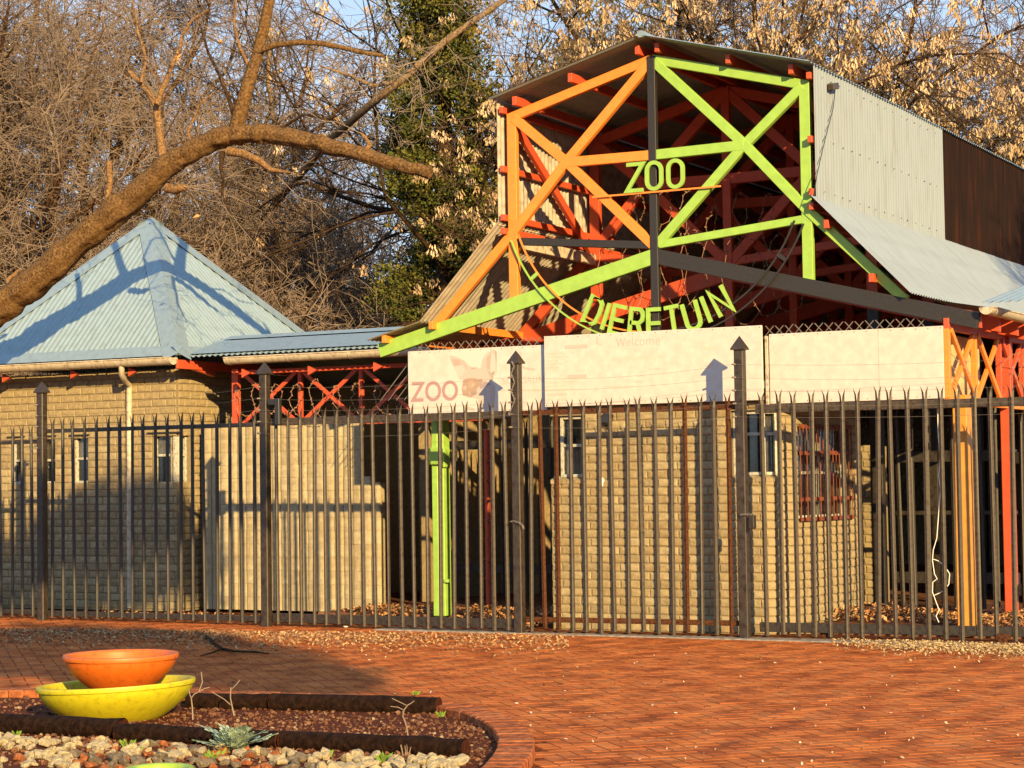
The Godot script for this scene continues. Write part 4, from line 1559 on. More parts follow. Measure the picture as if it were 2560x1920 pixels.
	part(t, "downpipe", dp.commit(), M.cream)


# ---------------------------------------------------------------- covered walkway between pavilion and hall
func coil(axis0: Vector3, axis1: Vector3, r: float, turns: float, label: String, wobble := 0.2) -> void:
	var t := thing("barbed_wire_coil", label, "barbed wire", (axis0 + axis1) * 0.5, "coils of barbed wire")
	var mb := MB.new()
	var dir := (axis1 - axis0).normalized()
	var s := Vector3.UP.cross(dir).normalized()
	var up := dir.cross(s)
	var k := int(turns * 22)
	var pts := []
	var rad := []
	var rr := r
	for i in k + 1:
		var f := float(i) / k
		var a := TAU * turns * f
		if i % 11 == 0:
			rr = r * (1.0 + rng.randf_range(-wobble, wobble))
		var p := axis0.lerp(axis1, f) + (s * cos(a) + up * sin(a)) * rr + dir * rng.randfn(0, 0.01)
		pts.append(p)
		rad.append(0.0032)
		var b := Vector3(rng.randfn(0, 1), rng.randfn(0, 1), rng.randfn(0, 1)).normalized()
		mb.bar(p - b * 0.015, p + b * 0.015, 0.006, 0.006, Vector3(0.3, 0.5, 0.8))
	mb.tube(pts, rad, 4, false)
	part(t, "strand", mb.commit(), M.barbed)


func walkways() -> void:
	var t := thing("covered_walkway", "low corrugated walkway roof with red lattice and cream gutter beside the pavilion", "canopy", P(-12.2, 0, 18.6))
	var a := P(-13.36, 2.80, 18.2)
	var b := P(-10.72, 2.80, 18.2)
	var up := Vector3(0, 0.26, -0.95)
	part(t, "roof_sheet", corrugated(P(-14.2, 2.835, 18.22), Vector3.RIGHT, up.normalized(), 3.5, func(_s): return up.length()), M.galvanised)
	var fl := MB.new()
	fl.quad(P(-14.0, 2.87, 18.27), P(-10.75, 2.87, 18.27), P(-10.75, 3.06, 18.97), P(-14.0, 3.06, 18.97))
	part(t, "flat_sheet", fl.commit(), M.zinc_strip)
	var rc := MB.new()
	rc.quad(P(-14.0, 3.075, 19.0), P(-10.75, 3.075, 19.0), P(-10.75, 3.125, 19.16), P(-14.0, 3.125, 19.16))
	rc.quad(P(-14.0, 3.125, 19.16), P(-10.75, 3.125, 19.16), P(-10.75, 3.02, 19.5), P(-14.0, 3.02, 19.5))
	part(t, "ridge_cap", rc.commit(), M.galvanised)
	var bk := MB.new()
	bk.quad(P(-14.2, 3.10, 19.17), P(-10.72, 3.10, 19.17), P(-10.72, 2.6, 21.2), P(-14.2, 2.6, 21.2))
	part(t, "rear_roof", bk.commit(), M.galvanised)
	var wall := MB.new()
	wall.box(Transform3D(Basis(), P(-12.6, 1.3, 21.1)), Vector3(3.2, 2.6, 0.1))
	part(t, "rear_wall", wall.commit(), M.bricks[1])
	part(t, "gutter", half_gutter(a, b, 0.075, Vector3(0, 0, 1)), M.cream)
	gutter_bands(t, a, b, 0.075, Vector3(0, 0, 1), [0.02, 0.32, 0.62, 0.9])
	for px in [[613, 933], [779, 926], [943, 917]]:
		var p := on_n(px[0], px[1], 18.24)
		var m := MB.new()
		m.prism([p + Vector3(-0.05, 0.05, 0), p + Vector3(-0.05, -0.05, 0), p + Vector3(0.06, 0.0, 0)], Vector3.ZERO, Vector3(0, 0, 1), 0.04)
		part(t, "rafter_end", m.commit(), M.red)
	# lattice above the block wall
	var n := 18.66
	var lat := holder(t, "lattice")
	for q in [2.06, 2.66]:
		var m := MB.new()
		m.bar(P(-13.6, q, n), P(-10.4, q, n), 0.05, 0.05, Vector3(0, 0, 1), 0.004)
		part(lat, "rail", m.commit(), M.red)
	var m0 := MB.new()
	m0.bar(P(-13.545, 2.05, n - 0.04), P(-13.545, 2.70, n - 0.04), 0.085, 0.06, Vector3(0, 0, 1), 0.004)
	part(lat, "lattice_post", m0.commit(), M.red)
	var step := 0.80
	var at := -13.50
	for i in 4:
		var m := MB.new()
		m.bar(P(at + step, 2.07, n), P(at + step, 2.65, n), 0.05, 0.045, Vector3(0, 0, 1), 0.004)
		part(lat, "lattice_post", m.commit(), M.red)
		m = MB.new()
		m.bar(P(at + 0.04, 2.08, n - 0.03), P(at + step - 0.04, 2.64, n - 0.03), 0.045, 0.02, Vector3(0, 0, 1), 0.003)
		part(lat, "lattice_bar", m.commit(), M.red)
		m = MB.new()
		m.bar(P(at + 0.04, 2.64, n - 0.008), P(at + step - 0.04, 2.08, n - 0.008), 0.045, 0.02, Vector3(0, 0, 1), 0.003)
		part(lat, "lattice_bar", m.commit(), M.red)
		at += step
	coil(P(-13.45, 2.33, 18.42), P(-11.35, 2.30, 18.42), 0.17, 8.0, "rusty barbed wire coil before the red lattice of the walkway", 0.3)
	coil(P(-8.75, 3.45, 18.3), P(-6.75, 3.30, 18.3), 0.36, 9.0, "rusty barbed wire coil hanging inside the hall's front frame", 0.4)
	coil(P(-8.6, 4.05, 18.6), P(-6.9, 3.85, 18.5), 0.22, 6.0, "upper rusty barbed wire coil behind the ZOO letters", 0.4)
	coil(P(-4.7, 2.35, 18.6), P(-4.7, 2.35, 20.6), 0.16, 6.0, "rusty barbed wire coil beside the orange side lattice", 0.3)


func block_wall() -> void:
	var t := thing("block_wall", "tan wall of rounded concrete blocks stepping down beside the green column", "wall", P(-12.8, 0, 18.6))
	var w := 0.118
	var h := 0.147
	var shapes := []
	for k in 4:
		var mb := MB.new()
		var seg := 6
		var ring := []
		for i in seg + 1:
			var a := PI * i / seg
			ring.append(Vector2(-cos(a) * w * 0.492, 0.028 * pow(sin(a), 0.55)))
		var h0 := -h * 0.5 + 0.0012
		var h1 := h * 0.5 - 0.0012
		var jig := rng.randf_range(-0.003, 0.003)
		for i in seg:
			var p: Vector2 = ring[i]
			var q: Vector2 = ring[i + 1]
			mb.quad(Vector3(p.x, h0, p.y + jig), Vector3(q.x, h0, q.y + jig), Vector3(q.x, h1, q.y + jig), Vector3(p.x, h1, p.y + jig))
			mb.tri(Vector3(p.x, h1, p.y + jig), Vector3(q.x, h1, q.y + jig), Vector3(0, h1 + 0.002, -0.01))
			mb.tri(Vector3(p.x, h0, p.y + jig), Vector3(0, h0 - 0.002, -0.01), Vector3(q.x, h0, q.y + jig))
		shapes.append(mb.commit())
	var n := 18.6
	var cols := 20
	for i in cols:
		var u := -13.99 + w * (i + 0.5)
		var top := 2.06 + rng.randf_range(-0.02, 0.012)
		if u > -11.90:
			top = 1.52 - (u + 11.90) * 0.55
		var y := 0.0
		while y < top - 0.03:
			var hh: float = min(h, top - y)
			var x := Transform3D(Basis.from_scale(Vector3(1, hh / h, 1)), P(u, y + hh * 0.5, n + rng.randf_range(-0.003, 0.003)))
			part(t, "block", shapes[rng.randi() % 4], M.tan_block[rng.randi() % 3], x)
			y += h
	var mb := MB.new()
	mb.box(Transform3D(Basis(), P(-12.945, 1.02, n + 0.05)), Vector3(2.09, 2.04, 0.10))
	mb.box(Transform3D(Basis(), P(-11.765, 0.70, n + 0.05)), Vector3(0.25, 1.38, 0.10))
	part(t, "core", mb.commit(), M.tan_block[1])


# ---------------------------------------------------------------- palisade fence
func pale_shape(h: float, low: float, w := 0.042) -> ArrayMesh:
	# a ridged pale with a split, splayed point
	var mb := MB.new()
	var z := 0.013
	var k := 0.004
	var split := h - 0.115
	var a := [Vector2(-w * 0.5, 0), Vector2(-w * 0.22, 0.004), Vector2(0, z), Vector2(w * 0.22, 0.004), Vector2(w * 0.5, 0)]
	for i in 4:
		var p: Vector2 = a[i]
		var q: Vector2 = a[i + 1]
		mb.quad(Vector3(p.x, low, p.y), Vector3(q.x, low, q.y), Vector3(q.x, split, q.y), Vector3(p.x, split, p.y))
		mb.quad(Vector3(q.x, low, q.y - k), Vector3(p.x, low, p.y - k), Vector3(p.x, split, p.y - k), Vector3(q.x, split, q.y - k))
	for s in [-1.0, 1.0]:
		mb.quad(Vector3(s * w * 0.5, low, 0), Vector3(s * w * 0.5, low, -k), Vector3(s * w * 0.5, split, -k), Vector3(s * w * 0.5, split, 0))
		# each half of the point leans out and tapers
		var b0 := [Vector3(s * w * 0.5, split, 0.002), Vector3(s * 0.001, split, z)]
		var b1 := [Vector3(s * w * 0.56, split + 0.06, 0.004), Vector3(s * w * 0.20, split + 0.06, 0.010)]
		var tip := Vector3(s * w * 0.80, h, 0.014)
		for d in [0.0, -k]:
			var e := Vector3(0, 0, d)
			mb.quad(b0[0] + e, b0[1] + e, b1[1] + e, b1[0] + e)
			mb.tri(b1[0] + e, b1[1] + e, tip + e)
	return mb.commit()


func palisade(called: String, label: String, category: String, a: Vector3, b: Vector3, n_pales: int, h: float, rails: Array, m: Material, rust := 0.0, low := 0.03, group := "palisade fence panels") -> Node3D:
	# pales spread evenly from a to b; rails as [height, size, depth, material]
	var t := thing(called, label, category, (a + b) * 0.5, group)
	var dir := (b - a).normalized()
	var basis_ := Basis(dir, Vector3.UP, dir.cross(Vector3.UP))
	var shape := pale_shape(h, low)
	for i in n_pales:
		var p := a.lerp(b, (i + 0.5) / n_pales)
		var x := Transform3D(basis_ * Basis(Vector3.UP, rng.randfn(0, 0.09)) * Basis(Vector3(0, 0, 1), rng.randfn(0, 0.006)), p + Vector3(0, rng.randfn(0, 0.008), 0) + dir * rng.randfn(0, 0.004))
		part(t, "pale", shape, M.steel_rust if rng.randf() < rust else m, x)
	for r in rails:
		var mb := MB.new()
		mb.bar(a + Vector3(0, r[0], 0) - basis_.z * (0.006 + r[2] * 0.5), b + Vector3(0, r[0], 0) - basis_.z * (0.006 + r[2] * 0.5), r[1], r[2], basis_.z, 0.004)
		part(t, "rail", mb.commit(), r[3])
	return t


func fence_post(u: float, n: float, h: float, label: String) -> Node3D:
	var t := thing("fence_post", label, "post", P(u, 0, n), "square fence posts with pyramid caps")
	var mb := MB.new()
	mb.box(Transform3D(Basis(), P(u, (h - 0.1) * 0.5 - 0.02, n)), Vector3(0.086, h - 0.1 + 0.04, 0.086), 0.008)
	part(t, "shaft", mb.commit(), M.post)
	mb = MB.new()
	var y := h - 0.10
	var r := 0.064
	var p := [P(u - r, y, n - r), P(u + r, y, n - r), P(u + r, y, n + r), P(u - r, y, n + r)]
	var top := P(u, h + 0.015, n)
	for i in 4:
		mb.tri(p[i], p[(i + 1) % 4], top)
		mb.facing(p[i], p[(i + 1) % 4], p[(i + 1) % 4] + Vector3(0, -0.012, 0), p[i] + Vector3(0, -0.012, 0), P(u, y, n))
	mb.quad(p[3] + Vector3(0, -0.012, 0), p[2] + Vector3(0, -0.012, 0), p[1] + Vector3(0, -0.012, 0), p[0] + Vector3(0, -0.012, 0))
	part(t, "cap", mb.commit(), M.post)
	for k in 5:
		var ins := MB.new()
		var yy := h - 0.24 - k * 0.115
		ins.tube([P(u - 0.03, yy, n - 0.04), P(u - 0.048, yy, n - 0.066)], [0.011, 0.009], 6)
		part(t, "insulator", ins.commit(), M.wire)
	return t


func fences() -> void:
	var p1 := Vector2(-14.63, 16.62)
	var p2 := Vector2(-11.70, 16.56)
	var p3 := Vector2(-8.845, 16.53)
	var p4 := Vector2(-6.655, 16.61)
	fence_post(p1.x, p1.y, 2.52, "dark square fence post with pyramid cap before the brick pavilion")
	fence_post(p2.x, p2.y, 2.61, "dark fence post before the tan block wall with a black box on it")
	fence_post(p3.x, p3.y, 2.60, "brown fence post with chain hanging, before the wild dog sign")
	fence_post(p4.x, p4.y, 2.64, "brown fence post before the right end of the welcome board")
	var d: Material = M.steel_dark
	var s: Material = M.steel
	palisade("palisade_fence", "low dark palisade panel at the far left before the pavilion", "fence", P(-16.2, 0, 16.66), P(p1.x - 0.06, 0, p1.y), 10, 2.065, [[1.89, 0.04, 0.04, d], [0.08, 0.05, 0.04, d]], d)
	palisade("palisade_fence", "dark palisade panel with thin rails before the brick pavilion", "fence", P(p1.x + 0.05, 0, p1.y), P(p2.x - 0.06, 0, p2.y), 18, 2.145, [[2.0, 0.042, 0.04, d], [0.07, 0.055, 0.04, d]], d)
	palisade("palisade_gate", "brown palisade gate with thick rails before the green column", "gate", P(p2.x + 0.06, 0, p2.y), P(p3.x - 0.05, 0, p3.y), 19, 2.157, [[2.02, 0.072, 0.06, s], [0.085, 0.085, 0.06, d]], s, 0.0, 0.03, "palisade gates")
	palisade("palisade_gate", "rusty palisade gate before the brick ticket booth", "gate", P(p3.x + 0.055, 0, p3.y), P(p4.x - 0.055, 0, p4.y), 15, 2.147, [[2.03, 0.046, 0.045, M.steel_rust], [0.13, 0.046, 0.045, M.steel_rust]], s, 0.4, 0.03, "palisade gates")
	var g := palisade("palisade_gate", "brown sliding palisade gate on wheels at the right", "gate", P(p4.x + 0.12, 0, p4.y + 0.03), P(-3.55, 0, 16.80), 21, 2.162, [[2.005, 0.075, 0.06, s], [0.10, 0.082, 0.06, d]], s, 0.0, 0.03, "palisade gates")
	for u in [-5.95, -4.42]:
		var mb := MB.new()
		mb.tube([P(u, 0.035, 16.71), P(u, 0.035, 16.75)], [0.035, 0.035], 14)
		mb.box(Transform3D(Basis(), P(u, 0.06, 16.73)), Vector3(0.12, 0.05, 0.02), 0.003)
		part(g, "wheel", mb.commit(), M.steel_rust)
	var tr := MB.new()
	tr.bar(P(-8.8, 0.013, 16.62), P(-3.4, 0.013, 16.78), 0.03, 0.012, Vector3(0, 1, 0))
	tag(part(self, "gate_track", tr.commit(), M.steel_rust), "rusty steel track on the ground under the sliding gate", "track")
	# electric wires strung between the posts
	var posts := [P(-16.3, 2.5, 16.66), P(p1.x, 2.52, p1.y), P(p2.x, 2.61, p2.y), P(p3.x, 2.60, p3.y), P(p4.x, 2.64, p4.y), P(-3.4, 2.62, 16.82)]
	for k in 5:
		var mb := MB.new()
		var pts := []
		var rad := []
		for i in posts.size() - 1:
			for j in 8:
				var f := j / 8.0
				var q: Vector3 = (posts[i] as Vector3).lerp(posts[i + 1], f) + Vector3(-0.05, -0.24 - k * 0.115 - 4.0 * f * (1.0 - f) * (0.03 + 0.03 * ((k * 7 + i * 3) % 5) / 5.0), 0.065)
				pts.append(q)
				rad.append(0.0013)
		mb.tube(pts, rad, 3, false)
		var o := part(self, "electric_wire", mb.commit(), M.wire)
		tag(o, ["topmost", "second from top", "middle", "second from bottom", "lowest"][k] + " thin electric wire strung along the fence posts above the pales", "wire", "electric wires along the fence top")
	# black box on a bracket beside the second post
	var bx := thing("gate_motor_box", "black square bracket box beside the fence post at the block wall", "box", P(-11.5, 2.1, 16.5))
	var mb := MB.new()
	var c0 := on_n(672, 1005, 16.5)
	var c1 := on_n(700, 1005, 16.5)
	mb.bar(c0, c1, 0.06, 0.05, Vector3(0, 0, 1), 0.005)
	part(bx, "arm", mb.commit(), M.plastic_black)
	mb = MB.new()
	mb.bar(on_n(695, 996, 16.49), on_n(696, 1062, 16.49), 0.055, 0.055, Vector3(0, 0, 1), 0.005)
	part(bx, "box", mb.commit(), M.plastic_black)
	# chain wound round the third post, one at the gate's lock, and the lock of the sliding gate
	chain([[1279, 903], [1285, 915], [1278, 935], [1286, 955], [1278, 978], [1287, 1000], [1279, 1020], [1272, 1034], [1282, 1036]], p3.y - 0.065, "pale chain winding down the post beside the wild dog sign")
	chain([[1275, 1304], [1285, 1303], [1296, 1306], [1306, 1312], [1309, 1322]], p3.y - 0.075, "short chain locking the gate to the post at waist height")
	chain([[1850, 1287], [1858, 1286], [1866, 1286], [1876, 1286], [1884, 1287]], p4.y - 0.07, "short pale chain round the post of the sliding gate")
	var lk := thing("padlock_box", "rusty lock box on the post below the welcome board", "lock", on_n(1882, 1310, p4.y - 0.04))
	var lb := MB.new()
	lb.box(Transform3D(Basis(), on_n(1881, 1305, p4.y - 0.05)), Vector3(0.05, 0.12, 0.06), 0.006)
	part(lk, "case", lb.commit(), M.steel_dark)
	lb = MB.new()
	lb.tube([on_n(1875, 1318, p4.y - 0.09), on_n(1878, 1326, p4.y - 0.09), on_n(1884, 1318, p4.y - 0.09)], [0.006, 0.006, 0.006], 6)
	part(lk, "shackle", lb.commit(), M.steel_rust)


func chain(px: Array, n: float, label: String) -> void:
	var t := thing("chain", label, "chain", on_n(px[0][0], px[0][1], n))
	var mb := MB.new()
	for i in px.size() - 1:
		var a := on_n(px[i][0], px[i][1], n)
		var b := on_n(px[i + 1][0], px[i + 1][1], n)
		var k := int(max(1.0, (b - a).length() / 0.03))
		for j in k:
			var p := a.lerp(b, float(j) / k)
			var q := a.lerp(b, (j + 1.25) / k)
			var s := Vector3(0, 0, 0.006) if j % 2 else (q - p).cross(Vector3(0, 0, 1)).normalized() * 0.007
			mb.tube([p, p.lerp(q, 0.5) + s, q, p.lerp(q, 0.5) - s, p], [0.0034, 0.0034, 0.0034, 0.0034, 0.0034], 4, false)
	part(t, "links", mb.commit(), M.wire)


# ---------------------------------------------------------------- inside the hall
func inside_things() -> void:
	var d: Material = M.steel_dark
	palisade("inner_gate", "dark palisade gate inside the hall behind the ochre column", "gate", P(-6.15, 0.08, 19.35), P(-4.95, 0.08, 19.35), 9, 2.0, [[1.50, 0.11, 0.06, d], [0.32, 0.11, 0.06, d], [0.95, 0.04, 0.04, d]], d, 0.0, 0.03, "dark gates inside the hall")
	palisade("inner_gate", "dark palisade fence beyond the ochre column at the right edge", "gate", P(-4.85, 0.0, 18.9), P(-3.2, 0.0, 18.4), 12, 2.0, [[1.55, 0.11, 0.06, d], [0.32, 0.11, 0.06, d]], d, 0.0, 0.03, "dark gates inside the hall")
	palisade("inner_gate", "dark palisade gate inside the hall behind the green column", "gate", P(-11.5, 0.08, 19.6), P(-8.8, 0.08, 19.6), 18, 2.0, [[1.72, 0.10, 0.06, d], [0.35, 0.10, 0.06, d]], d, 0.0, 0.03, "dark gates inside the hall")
	# brick pier inside, sunlit through the gate
	var t := thing("brick_pier", "narrow tan brick pier inside the dark hall behind the sliding gate", "wall", P(-7.4, 0.08, 20.3))
	var tally := Bricks.new()
	brick_run(t, tally, P(-6.98, 0.08, 20.3), Vector3.RIGHT, 0.42, 0.0, 1.62, [], 0.2, 0.078)
	# full-height turnstile
	var tu := thing("turnstile", "red full-height turnstile in the dark behind the green column", "turnstile", P(-10.45, 0.08, 18.85))
	var mb := MB.new()
	mb.tube([P(-10.45, 0.08, 18.85), P(-10.45, 1.95, 18.85)], [0.035, 0.035], 10)
	part(tu, "pole", mb.commit(), M.red)
	for k in 2:
		for i in 7:
			var a := PI * k + 2.2
			var y := 0.35 + i * 0.21
			var bar := MB.new()
			bar.tube([P(-10.45, y, 18.85), P(-10.45 + cos(a) * 0.38, y, 18.85 + sin(a) * 0.38)], [0.016, 0.016], 6)
			part(tu, "arm", bar.commit(), M.bar_rust)
	mb = MB.new()
	mb.tube([P(-10.95, 0.08, 18.75), P(-10.95, 1.95, 18.75)], [0.03, 0.03], 8)
	part(tu, "side_post", mb.commit(), M.red)
	var dr := thing("blue_reflection", "dull blue panel standing in for a bluish reflection deep in the dark hall", "door", on_n(1150, 1400, 21.5))
	mb = MB.new()
	var c := on_n(1146, 1250, 21.5)
	mb.box(Transform3D(Basis(), c), Vector3(0.28, 0.95, 0.03), 0.004)  # added panel, its blue colour stands for a reflection
	part(dr, "panel", mb.commit(), M.blue_reflection)
	# loose white cable
	var cable := thing("loose_cable", "loose white cable looping down inside the sliding gate", "cable", P(-5.1, 0.1, 17.3))
	var line := []
	var rad := []
	for q in [[2344, 1010], [2345, 1080], [2350, 1140], [2347, 1190], [2351, 1225], [2346, 1290], [2342, 1345], [2333, 1375], [2331, 1400], [2336, 1435], [2343, 1447], [2332, 1455], [2331, 1480], [2340, 1505], [2348, 1525], [2340, 1540], [2347, 1556]]:
		line.append(on_n(q[0], q[1], 17.32))
		rad.append(0.0045)
	mb = MB.new()
	mb.tube(line, rad, 5)
	part(cable, "flex", mb.commit(), M.plastic_white)
	line = []
	rad = []
	for q in [[2333, 1398], [2345, 1402], [2362, 1415], [2374, 1435], [2372, 1460], [2362, 1475], [2350, 1482], [2336, 1488]]:
		line.append(on_n(q[0], q[1], 17.34))
		rad.append(0.0045)
	mb = MB.new()
	mb.tube(line, rad, 5)
	part(cable, "loop", mb.commit(), M.plastic_white)


# ---------------------------------------------------------------- garden bed in front
func bowl(called: String, label: String, at: Vector3, r: float, h: float, foot: float, m: Material, fill: Material, dirt: float, tilt := Vector2.ZERO) -> Node3D:
	var t := thing(called, label, "bowl", at)
	var prof := []
	for i in 11:
		var f := i / 10.0
		prof.append(Vector2(foot + (r - 0.012 - foot) * (1.0 - pow(1.0 - f, 1.65)), (h - 0.03) * f))
	prof.append(Vector2(r, h - 0.028))
	prof.append(Vector2(r + 0.004, h - 0.012))
	prof.append(Vector2(r, h))
	prof.append(Vector2(r - 0.028, h + 0.001))
	prof.append(Vector2(r - 0.036, h - 0.006))
	for i in 6:
		var f := 1.0 - i / 5.0
		prof.append(Vector2(foot * 0.8 + (r - 0.04 - foot * 0.8) * pow(sin(f * PI * 0.5), 0.8), max(h - 0.02 - (1.0 - f) * h * 0.8, 0.02)))
	prof.push_front(Vector2(0.0, 0.0))
	var mb := MB.new()
	mb.lathe(prof, Vector3.ZERO, 64)
	var x := Transform3D(Basis(Vector3(0, 0, 1), tilt.x) * Basis(Vector3.RIGHT, tilt.y), at)
	part(t, "shell", mb.commit(), m, x)
	if fill:
		var d := MB.new()
		var pts := []
		for j in 24:
			pts.append(Vector3(cos(TAU * j / 24.0) * r * 0.80, dirt + rng.randf_range(-0.008, 0.008), sin(TAU * j / 24.0) * r * 0.80))
		for j in 24:
			d.facing(pts[j], pts[(j + 1) % 24], Vector3(0, dirt + 0.015, 0), Vector3(0, dirt + 0.015, 0), Vector3(0, -1, 0))
		part(t, "soil_fill", d.commit(), fill, x)
	return t


func log_piece(a: Vector3, b: Vector3, r: float, label: String) -> void:
	var t := thing("garden_log", label, "log", (a + b) * 0.5, "dark garden logs edging the bed")
	var mb := MB.new()
	var k := 9
	var pts := []
	var rad := []
	for i in k + 1:
		pts.append(a.lerp(b, float(i) / k) + Vector3(0, rng.randfn(0, 0.0025), rng.randfn(0, 0.003)))
		rad.append(r * (1.0 + rng.randfn(0, 0.03)))
	rad[0] = r * 0.95
	rad[k] = r * 0.95
	mb.tube(pts, rad, 14, false)
	part(t, "trunk", mb.commit(), M.log)
	var e := MB.new()
	var dir := (b - a).normalized()
	e.tube([a - dir * 0.002, a + dir * 0.004], [r * 0.95, r * 0.95], 14)
	part(t, "cut_end", e.commit(), M.log_end)
	e = MB.new()
	e.tube([b - dir * 0.004, b + dir * 0.002], [r * 0.95, r * 0.95], 14)
	part(t, "cut_end", e.commit(), M.log_end)


func rock(seed_: int, flat := 0.7) -> ArrayMesh:
	# a rough broken stone about 1 across
	var r := RandomNumberGenerator.new()
	r.seed = seed_
	var planes := []
	for i in 13:
		var d := Vector3(r.randfn(0, 1), r.randfn(0, 1), r.randfn(0, 1)).normalized()
		planes.append([d, r.randf_range(0.24, 0.43)])
	var sm := SphereMesh.new()
	sm.radial_segments = 10
	sm.rings = 6
	var arr := sm.get_mesh_arrays()
	var vs: PackedVector3Array = arr[Mesh.ARRAY_VERTEX]
	var ids: PackedInt32Array = arr[Mesh.ARRAY_INDEX]
	var out := []
	for p in vs:
		var q: Vector3 = p.normalized() * 0.56
		for pl in planes:
			var e: float = q.dot(pl[0]) - pl[1]
			if e > 0:
				q -= pl[0] * e
		out.append(Vector3(q.x, q.y * flat, q.z))
	var mb := MB.new()
	for i in range(0, ids.size(), 3):
		if (out[ids[i + 1]] - out[ids[i]]).cross(out[ids[i + 2]] - out[ids[i]]).length() > 1e-7:
			mb.tri(out[ids[i]], out[ids[i + 2]], out[ids[i + 1]])
	return mb.commit()


